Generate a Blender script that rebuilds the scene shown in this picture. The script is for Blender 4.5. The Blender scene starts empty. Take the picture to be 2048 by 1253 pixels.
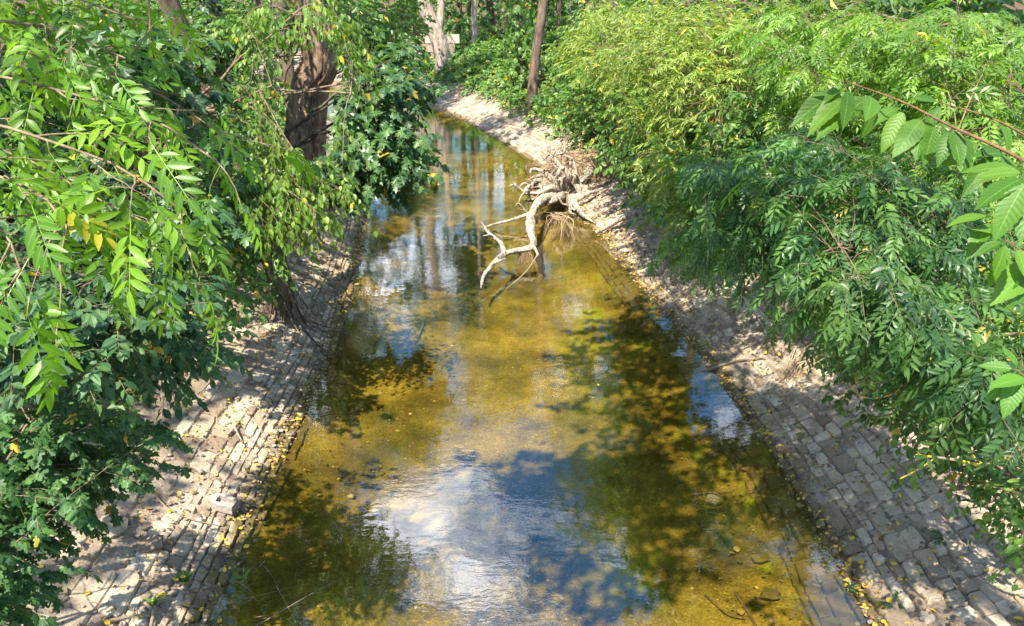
import bpy, math
import numpy as np
from mathutils import Matrix

# ------------------------------------------------------------------ camera, sky, sun, exposure
SC = bpy.context.scene
COL = SC.collection
PITCH = math.radians(22.65); CAMH = 5.0; FPX = 1500.0
cam = bpy.data.cameras.new('camera'); camo = bpy.data.objects.new('camera', cam); COL.objects.link(camo)
camo.location = (0, 0, CAMH); camo.rotation_euler = (math.pi/2 - PITCH, 0, 0)
cam.sensor_width = 36; cam.lens = 36*FPX/2048; cam.clip_start = 0.05; cam.clip_end = 3000
SC.camera = camo

SUN_EL = math.radians(55); SUN_AZ = math.radians(203)      # compass from +Y clockwise: the sun stands behind left
SD = np.array([math.sin(SUN_AZ)*math.cos(SUN_EL), math.cos(SUN_AZ)*math.cos(SUN_EL), math.sin(SUN_EL)])
w = bpy.data.worlds.new('World'); SC.world = w; w.use_nodes = True
nt = w.node_tree; nt.nodes.clear()
def N(t, kind, **kw):
    n = t.nodes.new(kind)
    for k, v in kw.items(): setattr(n, k, v)
    return n
sky = N(nt, 'ShaderNodeTexSky', sky_type='NISHITA', sun_disc=False, sun_elevation=SUN_EL, sun_rotation=SUN_AZ,
        air_density=1.5, dust_density=0.3, ozone_density=4.0)
tc = N(nt, 'ShaderNodeTexCoord')
nz = N(nt, 'ShaderNodeTexNoise'); nz.inputs['Scale'].default_value = 4.5; nz.inputs['Detail'].default_value = 7; nz.inputs['Roughness'].default_value = .58
mp = N(nt, 'ShaderNodeMapping'); mp.inputs['Scale'].default_value = (1, 1, 2.0); mp.inputs['Location'].default_value = (.35, .2, .1)
rp = N(nt, 'ShaderNodeValToRGB'); rp.color_ramp.elements[0].position = .51; rp.color_ramp.elements[1].position = .66
mx = N(nt, 'ShaderNodeMixRGB'); mx.inputs[2].default_value = (16, 16.3, 17.6, 1)
bg = N(nt, 'ShaderNodeBackground'); bg.inputs['Strength'].default_value = 0.095
wo = N(nt, 'ShaderNodeOutputWorld')
L = nt.links.new
L(tc.outputs['Generated'], mp.inputs[0]); L(mp.outputs[0], nz.inputs['Vector']); L(nz.outputs[0], rp.inputs[0])
L(rp.outputs[0], mx.inputs[0]); hsv = N(nt, 'ShaderNodeHueSaturation'); hsv.inputs['Saturation'].default_value = 1.35; hsv.inputs['Value'].default_value = 1.1; L(sky.outputs[0], hsv.inputs['Color']); L(hsv.outputs[0], mx.inputs[1]); L(mx.outputs[0], bg.inputs[0]); L(bg.outputs[0], wo.inputs[0])

sl = bpy.data.lights.new('sun', 'SUN'); sl.energy = 5.0; sl.angle = math.radians(.5); sl.color = (1, .93, .80)
so = bpy.data.objects.new('sun', sl); COL.objects.link(so); so.location = (-20, -20, 40)
so.rotation_euler = (math.pi/2 - SUN_EL, 0, math.pi - SUN_AZ)
SC.view_settings.view_transform = 'Standard'; SC.view_settings.look = 'None'
SC.view_settings.exposure = 1.8; SC.view_settings.gamma = 1.0; SC.view_settings.use_curve_mapping = False
SC.render.engine = 'CYCLES'
cy = SC.cycles
cy.max_bounces = 8; cy.diffuse_bounces = 3; cy.glossy_bounces = 3; cy.transmission_bounces = 4; cy.transparent_max_bounces = 8
cy.caustics_reflective = False; cy.caustics_refractive = False; cy.sample_clamp_indirect = 6.0
cy.use_denoising = True

# ------------------------------------------------------------------ helpers
RNG = np.random.default_rng(7)
def U(a, b, n=None, r=None): return (r or RNG).uniform(a, b, n)
FW = np.array([0, math.cos(PITCH), -math.sin(PITCH)]); UP = np.array([0, math.sin(PITCH), math.cos(PITCH)]); RT = np.array([1., 0, 0])
CAM = np.array([0, 0, CAMH])
def at(x, y, d=None, z=None, Y=None):
    "a point of the place: along the sight line through a spot of the photograph, at depth d, height z or distance Y"
    v = FW + (x - 1024)/FPX*RT - (y - 626.5)/FPX*UP
    if d is None: d = (z - CAMH)/v[2] if z is not None else Y/v[1]
    return CAM + v*d
def project(P):
    q = np.asarray(P) - CAM; d = q @ FW
    return 1024 + FPX*(q @ RT)/d, 626.5 - FPX*(q @ UP)/d, d
def unit(v): return v/np.maximum(np.linalg.norm(v, axis=-1, keepdims=True), 1e-9)
def tag(o, label=None, cat=None, group=None, kind=None):
    for k, v in (('label', label), ('category', cat), ('group', group), ('kind', kind)):
        if v: o[k] = v
    return o
def empty(name, loc):
    o = bpy.data.objects.new(name, None); COL.objects.link(o); o.location = [float(c) for c in loc]; o.empty_display_size = .2
    return o
def mesh_np(name, V, tris=None, quads=None, co=None, smooth=False):
    me = bpy.data.meshes.new(name)
    V = np.ascontiguousarray(V, dtype=np.float32).reshape(-1, 3)
    tris = np.zeros((0, 3), np.int32) if tris is None else np.asarray(tris, np.int32).reshape(-1, 3)
    quads = np.zeros((0, 4), np.int32) if quads is None else np.asarray(quads, np.int32).reshape(-1, 4)
    nt_, nq = len(tris), len(quads)
    me.vertices.add(len(V)); me.vertices.foreach_set('co', V.ravel())
    me.loops.add(nt_*3 + nq*4); me.loops.foreach_set('vertex_index', np.concatenate([tris.ravel(), quads.ravel()]))
    me.polygons.add(nt_ + nq)
    ls = np.concatenate([np.arange(nt_)*3, nt_*3 + np.arange(nq)*4]).astype(np.int32)
    me.polygons.foreach_set('loop_start', ls)
    me.polygons.foreach_set('use_smooth', np.full(nt_ + nq, smooth))
    if co is not None:
        a = me.attributes.new('leafco', 'FLOAT_VECTOR', 'POINT'); a.data.foreach_set('vector', np.ascontiguousarray(co, np.float32).ravel())
    me.update(calc_edges=True); me.validate()
    return me
def link(name, me, mat, parent=None, loc=None):
    if mat is not None and not me.materials: me.materials.append(mat)
    o = bpy.data.objects.new(name, me); COL.objects.link(o)
    if parent is not None: o.parent = parent
    if loc is not None: o.location = [float(c) for c in loc]
    return o
class MB:
    "collects pieces of one part in world coordinates"
    def __init__(s): s.V = []; s.T = []; s.Q = []; s.C = []; s.n = 0
    def add(s, V, tris=None, quads=None, co=None):
        V = np.asarray(V, float).reshape(-1, 3)
        if tris is not None and len(tris): s.T.append(np.asarray(tris).reshape(-1, 3) + s.n)
        if quads is not None and len(quads): s.Q.append(np.asarray(quads).reshape(-1, 4) + s.n)
        s.V.append(V); s.C.append(np.zeros((len(V), 3)) if co is None else co); s.n += len(V)
    def build(s, name, mat, parent=None, smooth=True):
        V = np.concatenate(s.V); off = np.array(parent.location) if parent is not None else np.zeros(3)
        me = mesh_np(name, V - off, np.concatenate(s.T) if s.T else None, np.concatenate(s.Q) if s.Q else None, np.concatenate(s.C), smooth)
        return link(name, me, mat, parent)
_perm = np.random.default_rng(3).uniform(0, 1, 65536)
def vnoise(P, seed=0):
    P = np.asarray(P, float); i = np.floor(P).astype(np.int64); f = P - i; f = f*f*(3 - 2*f)
    def h(dx, dy, dz):
        k = ((i[..., 0] + dx)*73856093) ^ ((i[..., 1] + dy)*19349663) ^ ((i[..., 2] + dz)*83492791) ^ (seed*2654435)
        return _perm[k & 65535]
    x, y, z = f[..., 0], f[..., 1], f[..., 2]
    l = lambda a, b, t: a + (b - a)*t
    return l(l(l(h(0,0,0), h(1,0,0), x), l(h(0,1,0), h(1,1,0), x), y), l(l(h(0,0,1), h(1,0,1), x), l(h(0,1,1), h(1,1,1), x), y), z)
def fbm(P, o=4, seed=0):
    P = np.asarray(P, float); s = 0; a = .5
    for k in range(o): s = s + a*(vnoise(P*2**k, seed + k) - .5)*2; a *= .5
    return s
def resample(pts, n):
    pts = np.asarray(pts, float)
    if len(pts) > 2:                                    # Catmull-Rom through the points
        p = np.vstack([2*pts[0] - pts[1], pts, 2*pts[-1] - pts[-2]]); out = []
        for i in range(1, len(p) - 2):
            t = np.linspace(0, 1, 12, endpoint=False)[:, None]
            a, b, c, d = p[i-1], p[i], p[i+1], p[i+2]
            out.append(.5*((2*b) + (-a + c)*t + (2*a - 5*b + 4*c - d)*t**2 + (-a + 3*b - 3*c + d)*t**3))
        pts = np.vstack(out + [pts[-1:]])
    s = np.concatenate([[0], np.cumsum(np.linalg.norm(np.diff(pts, axis=0), axis=1))])
    t = np.linspace(0, s[-1], n)
    return np.stack([np.interp(t, s, pts[:, k]) for k in range(3)], 1)
def tube(mb, pts, r0, r1=None, n=14, sides=7, wob=0.0, seed=0, ridges=0, ridge_d=0, flare=0, rad=None, gnarl=0, cap=True):
    "a tapered limb along a curve; ridges cut bark furrows, flare widens the foot"
    P = resample(pts, n); r1 = r0*.4 if r1 is None else r1
    if gnarl: P = P + gnarl*np.stack([fbm(np.c_[P[:, :2]*2.1, P[:, 2]*2.1] + 9*k + seed, 3) for k in range(3)], 1)*np.linspace(0, 1, n)[:, None]
    T = unit(np.gradient(P, axis=0)); ref = np.array([0, 0, 1.]) if abs(T[:, 2]).mean() < .75 else np.array([1., 0, 0])
    A = unit(np.cross(T, ref)); B = np.cross(T, A)
    t = np.linspace(0, 1, n); R = (r0 + (r1 - r0)*t) if rad is None else np.interp(t, np.linspace(0, 1, len(rad)), rad)
    R = R*(1 + flare*np.exp(-t*12))
    th = np.linspace(0, 2*math.pi, sides, endpoint=False)
    rr = np.repeat(R[:, None], sides, 1)
    if wob or ridges:
        c3 = np.stack([np.cos(th)[None, :].repeat(n, 0)*1.0, np.sin(th)[None, :].repeat(n, 0)*1.0, np.linspace(0, 1, n)[:, None].repeat(sides, 1)*4], -1)
        if wob: rr = rr*(1 + wob*fbm(c3*1.3 + seed*7.3, 4))
        if flare: rr = rr*(1 + flare*.5*np.exp(-t*9)[:, None]*fbm(np.stack([np.cos(th)*2.2, np.sin(th)*2.2, th*0], -1)[None] + seed, 2))
        if ridges:
            s = np.concatenate([[0], np.cumsum(np.linalg.norm(np.diff(P, axis=0), axis=1))])
            cc = np.stack([np.cos(th)[None, :].repeat(n, 0)*ridges, np.sin(th)[None, :].repeat(n, 0)*ridges, s[:, None].repeat(sides, 1)*3.2], -1)
            v = np.abs(fbm(cc + seed, 3)); rr = rr - ridge_d*np.exp(-(v/.09)**2)*(.5 + vnoise(cc*.7, 5))
    V = P[:, None, :] + rr[..., None]*(np.cos(th)[None, :, None]*A[:, None, :] + np.sin(th)[None, :, None]*B[:, None, :])
    i, j = np.meshgrid(np.arange(n - 1), np.arange(sides), indexing='ij'); j2 = (j + 1) % sides
    q = np.stack([i*sides + j, i*sides + j2, (i + 1)*sides + j2, (i + 1)*sides + j], -1).reshape(-1, 4)
    co = np.stack([np.repeat(th[None]/6.2832, n, 0), np.repeat(t[:, None], sides, 1), np.full((n, sides), vnoise(np.array([seed*1.7, .3, .9])))], -1).reshape(-1, 3)
    V = V.reshape(-1, 3); tr = None
    if cap:
        V = np.vstack([V, P[-1] + T[-1]*R[-1]*.4]); co = np.vstack([co, co[-1]]); k = len(V) - 1; b = (n - 1)*sides
        tr = np.stack([b + np.arange(sides), b + (np.arange(sides) + 1) % sides, np.full(sides, k)], -1)
    mb.add(V, tr, q, co); return P

# ------------------------------------------------------------------ materials
def newmat(name):
    m = bpy.data.materials.new(name); m.use_nodes = True; t = m.node_tree; t.nodes.clear()
    out = N(t, 'ShaderNodeOutputMaterial'); return m, t, out
def ramp(t, stops, interp='LINEAR'):
    r = N(t, 'ShaderNodeValToRGB'); cr = r.color_ramp; cr.interpolation = interp
    while len(cr.elements) < len(stops): cr.elements.new(.5)
    for e, (p, c) in zip(cr.elements, stops): e.position = p; e.color = (*c, 1)
    return r
def mathn(t, op, a, b=None, clamp=False):
    n = N(t, 'ShaderNodeMath', operation=op, use_clamp=clamp)
    for k, v in enumerate((a, b)):
        if v is None: continue
        if isinstance(v, (int, float)): n.inputs[k].default_value = v
        else: t.links.new(v, n.inputs[k])
    return n.outputs[0]
def noise(t, scale, detail=4, rough=.55, vec=None, dim='3D'):
    n = N(t, 'ShaderNodeTexNoise'); n.inputs['Scale'].default_value = scale; n.inputs['Detail'].default_value = detail; n.inputs['Roughness'].default_value = rough
    if vec is not None: t.links.new(vec, n.inputs['Vector'])
    return n.outputs[0]
def position(t): return N(t, 'ShaderNodeNewGeometry').outputs['Position']
def rnd_of(t):
    at_ = N(t, 'ShaderNodeAttribute', attribute_name='leafco'); sp = N(t, 'ShaderNodeSeparateXYZ'); t.links.new(at_.outputs['Vector'], sp.inputs[0])
    oi = N(t, 'ShaderNodeObjectInfo')
    r = mathn(t, 'FRACT', mathn(t, 'ADD', sp.outputs[2], oi.outputs['Random']))
    return sp.outputs[0], sp.outputs[1], r
def mixc(t, fac, a, b, mode='MIX'):
    m = N(t, 'ShaderNodeMixRGB', blend_type=mode)
    for k, v in ((0, fac), (1, a), (2, b)):
        if isinstance(v, (int, float)): m.inputs[k].default_value = v
        elif isinstance(v, tuple): m.inputs[k].default_value = (*v, 1)
        else: t.links.new(v, m.inputs[k])
    return m.outputs[0]
def bump(t, h, strength, dist, norm=None):
    b = N(t, 'ShaderNodeBump'); b.inputs['Strength'].default_value = strength; b.inputs['Distance'].default_value = dist
    t.links.new(h, b.inputs['Height'])
    if norm is not None: t.links.new(norm, b.inputs['Normal'])
    return b.outputs[0]
def leafmat(name, dark, mid, light, yellow=.012, trans=.46, rough=.42, veins=0, tcol=None, spec=.5, ycol=(.50, .33, .03)):
    m, t, out = newmat(name); l = t.links.new
    u, v, r = rnd_of(t)
    c = ramp(t, [(0, dark), (.45, mid), (.93, light), (1 - yellow - .004, light), (1 - yellow, ycol), (1, ycol)]); l(r, c.inputs[0])
    big = noise(t, .9, 3, .6, position(t))                      # sprays lean to one tone; lit clumps and dark gaps painted into the colour
    hs = N(t, 'ShaderNodeHueSaturation'); l(c.outputs[0], hs.inputs['Color'])
    l(mathn(t, 'ADD', mathn(t, 'MULTIPLY', big, 1.3), .36), hs.inputs['Value'])
    l(mathn(t, 'ADD', mathn(t, 'MULTIPLY', noise(t, 1.1, 2, .5, position(t)), .05), .475), hs.inputs['Hue'])
    au = mathn(t, 'ABSOLUTE', u)
    rib = mathn(t, 'SUBTRACT', 1, mathn(t, 'MULTIPLY', au, 9), True)
    col = mixc(t, mathn(t, 'MULTIPLY', rib, .35), hs.outputs[0], tuple(min(1, x*1.9 + .03) for x in light))
    nrm = None
    if veins:
        ph = mathn(t, 'SUBTRACT', mathn(t, 'MULTIPLY', v, veins), mathn(t, 'MULTIPLY', au, 1.8))
        tri = mathn(t, 'PINGPONG', ph, .5)
        vv = mathn(t, 'SUBTRACT', 1, mathn(t, 'MULTIPLY', tri, 6), True)
        col = mixc(t, mathn(t, 'MULTIPLY', vv, .14), col, tuple(min(1, x*1.7 + .02) for x in light))
        h = mathn(t, 'SUBTRACT', mathn(t, 'MULTIPLY', tri, 2), mathn(t, 'MULTIPLY', rib, 1))
        nrm = bump(t, h, .22, .002)
        sp_ = noise(t, 190, 3, .6, position(t))
        col = mixc(t, mathn(t, 'MULTIPLY', mathn(t, 'SUBTRACT', sp_, .62, True), 2.2, True), col, (.16, .10, .03))
    p = N(t, 'ShaderNodeBsdfPrincipled'); l(col, p.inputs['Base Color']); p.inputs['Roughness'].default_value = rough; p.inputs['Specular IOR Level'].default_value = spec
    tr = N(t, 'ShaderNodeBsdfTranslucent')
    l(mixc(t, 1, col, tcol or (1.5, 1.55, .55), 'MULTIPLY'), tr.inputs['Color'])
    if nrm is not None: l(nrm, p.inputs['Normal'])
    ms = N(t, 'ShaderNodeMixShader'); ms.inputs[0].default_value = trans; l(p.outputs[0], ms.inputs[1]); l(tr.outputs[0], ms.inputs[2]); l(ms.outputs[0], out.inputs[0])
    return m
def barkmat(name, dark, light, scale=9, stretch=.22, moss=None, moss_amt=.5, rough=.9, bstr=.8, bd=.02, lich=None):
    m, t, out = newmat(name); l = t.links.new
    mpn = N(t, 'ShaderNodeMapping'); mpn.inputs['Scale'].default_value = (1, 1, stretch); l(position(t), mpn.inputs[0])
    a = noise(t, scale, 6, .65, mpn.outputs[0]); b = noise(t, scale*.2, 3, .5, position(t)); f = noise(t, scale*7, 3, .6, position(t))
    c = ramp(t, [(.33, dark), (.62, light)]); l(a, c.inputs[0])
    col = mixc(t, mathn(t, 'MULTIPLY', mathn(t, 'SUBTRACT', f, .4, True), .9), c.outputs[0], tuple(x*.4 for x in dark))
    col = mixc(t, .5, col, ramp_out(t, b, [(.3, (.55, .5, .47)), (.7, (1, 1, 1))]), 'MULTIPLY')
    if moss:
        g = mathn(t, 'MULTIPLY', mathn(t, 'SUBTRACT', noise(t, 2.1, 4, .6, position(t)), 1 - moss_amt, True), 7, True)
        col = mixc(t, g, col, moss)
    if lich:
        g = mathn(t, 'MULTIPLY', mathn(t, 'SUBTRACT', noise(t, 16, 3, .6, position(t)), .47, True), 12, True)
        col = mixc(t, g, col, lich)
    p = N(t, 'ShaderNodeBsdfPrincipled'); l(col, p.inputs['Base Color']); p.inputs['Roughness'].default_value = rough; p.inputs['Specular IOR Level'].default_value = .25
    h = mathn(t, 'ADD', a, mathn(t, 'MULTIPLY', f, .35)); l(bump(t, h, bstr, bd), p.inputs['Normal']); l(p.outputs[0], out.inputs[0])
    return m
def ramp_out(t, fac, stops):
    r = ramp(t, stops); t.links.new(fac, r.inputs[0]); return r.outputs[0]

def stonemat():
    m, t, out = newmat('bank_stone'); l = t.links.new; pos = position(t)
    u, v, r = rnd_of(t)
    c = ramp(t, [(0, (.21, .158, .112)), (.35, (.32, .250, .180)), (.7, (.40, .322, .238)), (1, (.50, .425, .335))]); l(r, c.inputs[0])
    a = noise(t, 3.0, 6, .62, pos); f = noise(t, 38, 5, .65, pos)
    col = mixc(t, .75, c.outputs[0], ramp_out(t, a, [(.28, (.58, .54, .50)), (.68, (1.12, 1.1, 1.06))]), 'MULTIPLY')
    col = mixc(t, .7, col, ramp_out(t, f, [(.3, (.62, .60, .57)), (.7, (1.18, 1.17, 1.15))]), 'MULTIPLY')
    st = mathn(t, 'MULTIPLY', mathn(t, 'SUBTRACT', noise(t, 7, 5, .7, pos), .56, True), 6, True)
    col = mixc(t, mathn(t, 'MULTIPLY', st, .55), col, (.075, .062, .045))                      # soot dark stains
    si = mathn(t, 'MULTIPLY', mathn(t, 'SUBTRACT', noise(t, 1.3, 5, .65, pos), .50, True), 6, True)
    col = mixc(t, mathn(t, 'MULTIPLY', si, .6), col, (.30, .25, .195))                          # dried silt
    sp = N(t, 'ShaderNodeSeparateXYZ'); l(pos, sp.inputs[0])
    wet = mathn(t, 'SUBTRACT', 1, mathn(t, 'MULTIPLY', mathn(t, 'ADD', mathn(t, 'SUBTRACT', sp.outputs[2], .045), mathn(t, 'MULTIPLY', mathn(t, 'SUBTRACT', a, .5), -.30)), 16), True)   # the damp rim and the silted stones below it
    col = mixc(t, wet, col, mixc(t, noise(t, 6, 4, .6, pos), (.055, .043, .018), (.15, .11, .036)))
    p = N(t, 'ShaderNodeBsdfPrincipled'); l(col, p.inputs['Base Color']); p.inputs['Specular IOR Level'].default_value = .3
    l(mathn(t, 'SUBTRACT', .92, mathn(t, 'MULTIPLY', wet, .35)), p.inputs['Roughness'])
    h = mathn(t, 'ADD', noise(t, 14, 6, .7, pos), mathn(t, 'MULTIPLY', f, .4)); l(bump(t, h, .7, .025), p.inputs['Normal']); l(p.outputs[0], out.inputs[0])
    return m
def soilmat():
    m, t, out = newmat('bank_soil'); l = t.links.new; pos = position(t)
    a = noise(t, 1.6, 6, .6, pos); f = noise(t, 26, 6, .7, pos)
    c = ramp_out(t, a, [(.3, (.15, .115, .083)), (.55, (.29, .235, .178)), (.75, (.41, .345, .27))])
    col = mixc(t, .8, c, ramp_out(t, f, [(.3, (.5, .47, .44)), (.7, (1.2, 1.18, 1.15))]), 'MULTIPLY')
    vo = N(t, 'ShaderNodeTexVoronoi'); vo.inputs['Scale'].default_value = 22; l(pos, vo.inputs['Vector'])
    sp = N(t, 'ShaderNodeSeparateXYZ'); l(pos, sp.inputs[0])
    hi = mathn(t, 'MULTIPLY', mathn(t, 'SUBTRACT', sp.outputs[2], 1.1), 1.2, True)       # leaf mould on the upper bank
    col = mixc(t, hi, col, mixc(t, noise(t, 9, 5, .7, pos), (.035, .022, .012), (.13, .075, .035)))
    wet = mathn(t, 'SUBTRACT', 1, mathn(t, 'MULTIPLY', sp.outputs[2], 16), True)
    col = mixc(t, mathn(t, 'MULTIPLY', wet, .8), col, (.055, .042, .025))
    p = N(t, 'ShaderNodeBsdfPrincipled'); l(col, p.inputs['Base Color']); p.inputs['Roughness'].default_value = .95; p.inputs['Specular IOR Level'].default_value = .15
    h = mathn(t, 'ADD', mathn(t, 'MULTIPLY', vo.outputs['Distance'], .6), f); l(bump(t, h, .8, .03), p.inputs['Normal']); l(p.outputs[0], out.inputs[0])
    return m
def bedmat():
    m, t, out = newmat('stream_bed_gravel'); l = t.links.new; pos = position(t)
    a = noise(t, .8, 6, .65, pos); b = noise(t, 2.4, 5, .65, pos)
    vo = N(t, 'ShaderNodeTexVoronoi'); vo.inputs['Scale'].default_value = 48; l(pos, vo.inputs['Vector'])
    c = ramp_out(t, a, [(.30, (.042, .038, .014)), (.46, (.108, .085, .024)), (.60, (.205, .157, .040)), (.75, (.27, .207, .055))])
    col = mixc(t, .75, c, ramp_out(t, b, [(.3, (.55, .53, .45)), (.65, (1.1, 1.1, 1.05))]), 'MULTIPLY')
    sp_ = ramp_out(t, vo.outputs['Color'], [(.0, (.40, .36, .28)), (.45, (.9, .87, .8)), (.8, (1.1, 1.08, 1.0)), (1, (1.9, 1.85, 1.7))])
    col = mixc(t, .7, col, sp_, 'MULTIPLY')
    g = mathn(t, 'MULTIPLY', mathn(t, 'SUBTRACT', noise(t, .9, 4, .6, pos), .53, True), 8, True)
    sx = N(t, 'ShaderNodeSeparateXYZ'); l(pos, sx.inputs[0])
    g = mathn(t, 'MULTIPLY', g, mathn(t, 'MULTIPLY', mathn(t, 'SUBTRACT', sx.outputs[0], .6), .8, True))   # algae grows on the right side of the bed
    col = mixc(t, mathn(t, 'MULTIPLY', g, .7), col, (.16, .22, .02))
    p = N(t, 'ShaderNodeBsdfPrincipled'); l(col, p.inputs['Base Color']); p.inputs['Roughness'].default_value = .9; p.inputs['Specular IOR Level'].default_value = .1
    h = mathn(t, 'SUBTRACT', noise(t, 20, 5, .7, pos), mathn(t, 'MULTIPLY', vo.outputs['Distance'], .8)); l(bump(t, h, .5, .018), p.inputs['Normal']); l(p.outputs[0], out.inputs[0])
    return m
def watermat():
    m, t, out = newmat('stream_water'); l = t.links.new; pos = position(t)
    mpn = N(t, 'ShaderNodeMapping'); mpn.inputs['Scale'].default_value = (1, 1.7, 1); l(pos, mpn.inputs[0])
    n1 = noise(t, 1.5, 3, .5, mpn.outputs[0]); n2 = noise(t, 8, 3, .55, mpn.outputs[0])
    amp = mathn(t, 'MULTIPLY', mathn(t, 'SUBTRACT', noise(t, .35, 2, .5, pos), .30, True), 2.4, True)
    h = mathn(t, 'ADD', mathn(t, 'MULTIPLY', n1, .7), mathn(t, 'MULTIPLY', mathn(t, 'MULTIPLY', n2, amp), .5))
    nb = bump(t, h, .085, .05)
    dt = N(t, 'ShaderNodeVectorMath', operation='DOT_PRODUCT'); l(N(t, 'ShaderNodeNewGeometry').outputs['Incoming'], dt.inputs[0]); l(nb, dt.inputs[1])
    one = mathn(t, 'SUBTRACT', 1, mathn(t, 'ABSOLUTE', dt.outputs['Value']), True)
    frv = mathn(t, 'ADD', mathn(t, 'MULTIPLY', mathn(t, 'POWER', one, 5), .86), .14, True)          # Schlick, the same from above and below
    gl = N(t, 'ShaderNodeBsdfGlossy'); gl.inputs['Roughness'].default_value = .015; gl.inputs['Color'].default_value = (1, 1, 1, 1); l(nb, gl.inputs['Normal'])
    tr = N(t, 'ShaderNodeBsdfTransparent'); tr.inputs['Color'].default_value = (.92, .86, .56, 1)
    ms = N(t, 'ShaderNodeMixShader'); l(frv, ms.inputs[0]); l(tr.outputs[0], ms.inputs[1]); l(gl.outputs[0], ms.inputs[2]); l(ms.outputs[0], out.inputs[0])
    return m
def plainmat(name, stops, rough=.85, spec=.2, trans=0, bscale=0):
    m, t, out = newmat(name); l = t.links.new
    u, v, r = rnd_of(t); c = ramp(t, stops); l(r, c.inputs[0])
    col = mixc(t, .5, c.outputs[0], ramp_out(t, noise(t, 30, 4, .6, position(t)), [(.3, (.6, .6, .6)), (.7, (1.15, 1.15, 1.15))]), 'MULTIPLY')
    p = N(t, 'ShaderNodeBsdfPrincipled'); l(col, p.inputs['Base Color']); p.inputs['Roughness'].default_value = rough; p.inputs['Specular IOR Level'].default_value = spec
    if bscale: l(bump(t, noise(t, bscale, 5, .65, position(t)), .6, .02), p.inputs['Normal'])
    if trans:
        tr = N(t, 'ShaderNodeBsdfTranslucent'); l(col, tr.inputs[0]); ms = N(t, 'ShaderNodeMixShader'); ms.inputs[0].default_value = trans
        l(p.outputs[0], ms.inputs[1]); l(tr.outputs[0], ms.inputs[2]); l(ms.outputs[0], out.inputs[0])
    else: l(p.outputs[0], out.inputs[0])
    return m

M = dict(
    stone=stonemat(), soil=soilmat(), bed=bedmat(), water=watermat(),
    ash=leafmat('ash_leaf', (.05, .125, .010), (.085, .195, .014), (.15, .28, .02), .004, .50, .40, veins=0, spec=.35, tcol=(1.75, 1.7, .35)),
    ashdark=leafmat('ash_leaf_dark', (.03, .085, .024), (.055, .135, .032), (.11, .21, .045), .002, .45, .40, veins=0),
    elder=leafmat('ash_leaf_sunny', (.055, .125, .018), (.10, .19, .024), (.17, .28, .035), .003, .48, .42),  # leaf colour lightened so the foliage looks sunlit
    cherry=leafmat('cherry_leaf', (.035, .10, .012), (.055, .14, .016), (.085, .18, .02), .0, .48, .46, veins=11, spec=.3, tcol=(1.75, 1.7, .35)),
    hornbeam=leafmat('hornbeam_leaf', (.020, .060, .024), (.034, .088, .030), (.062, .13, .038), .008, .34, .50, spec=.35, veins=11),
    weeping=leafmat('weeping_leaf', (.06, .12, .015), (.10, .18, .022), (.16, .26, .035), .012, .48, .45),
    fmaple=leafmat('field_maple_leaf', (.024, .072, .022), (.04, .105, .028), (.075, .16, .04), .006, .42, .5, spec=.35),
    maple=leafmat('maple_leaf', (.022, .062, .022), (.04, .10, .028), (.085, .16, .04), .012, .42, .40),
    willow=leafmat('willow_leaf', (.09, .15, .02), (.16, .235, .03), (.27, .34, .07), .025, .45, .45),
    bramble=leafmat('bramble_leaf', (.035, .09, .016), (.065, .145, .02), (.13, .22, .03), .022, .45, .45),
    crown=leafmat('crown_leaf', (.03, .075, .015), (.055, .12, .022), (.11, .19, .03), .015, .42, .45),
    ivy=leafmat('ivy_leaf', (.010, .032, .012), (.018, .05, .016), (.035, .08, .024), .0, .15, .32),
    oakbark=barkmat('oak_bark', (.055, .036, .025), (.36, .235, .155), 8, .2, (.16, .17, .03), .40, bd=.05),
    palebark=barkmat('pale_bark', (.16, .12, .09), (.42, .35, .29), 6, .5, (.17, .15, .03), .42, bd=.02),
    redbark=barkmat('red_bark', (.06, .042, .031), (.20, .138, .10), 7, .25, (.1, .11, .03), .3, bd=.03),
    darkbark=barkmat('dark_bark', (.035, .026, .018), (.15, .11, .08), 8, .3, (.08, .10, .02), .45),
    twig=barkmat('twig_bark', (.09, .065, .04), (.24, .18, .115), 20, .6, bd=.004),
    redtwig=barkmat('cherry_twig_bark', (.085, .045, .026), (.22, .12, .06), 25, 1, bd=.003),
    lichen=barkmat('lichen_branch_bark', (.16, .12, .08), (.32, .26, .19), 20, 1, lich=(.52, .38, .02), bd=.004),
    drift=barkmat('bleached_wood', (.11, .08, .052), (.52, .45, .365), 16, .3, bd=.03),
    rootfine=plainmat('fine_roots', [(0, (.16, .105, .06)), (.5, (.30, .21, .13)), (1, (.44, .33, .21))]),
    rootdark=plainmat('dark_roots', [(0, (.08, .058, .045)), (1, (.20, .16, .13))]),
    litter=plainmat('fallen_leaf', [(0, (.58, .36, .03)), (.28, (.60, .42, .06)), (.38, (.42, .22, .06)), (.62, (.22, .13, .06)), (.85, (.16, .10, .055)), (1, (.42, .33, .18))], .7, .3, .25),
    wall=plainmat('wall_stone', [(0, (.20, .15, .11)), (.5, (.32, .25, .19)), (1, (.42, .34, .27))], bscale=9),
    concrete=plainmat('old_concrete', [(0, (.27, .235, .20)), (1, (.27, .235, .20))], bscale=40),
    pebble=plainmat('pebbles', [(0, (.13, .10, .075)), (.6, (.22, .175, .13)), (1, (.30, .25, .195))], bscale=30),
    bedstone=plainmat('bed_pebbles', [(0, (.07, .052, .02)), (.7, (.17, .125, .04)), (1, (.27, .22, .10))]),
    deadwood=plainmat('dead_wood', [(0, (.15, .11, .075)), (1, (.32, .25, .18))], bscale=25),
    grass=leafmat('grass_blade', (.06, .12, .015), (.10, .18, .02), (.16, .25, .03), .02, .35),
)

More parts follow.
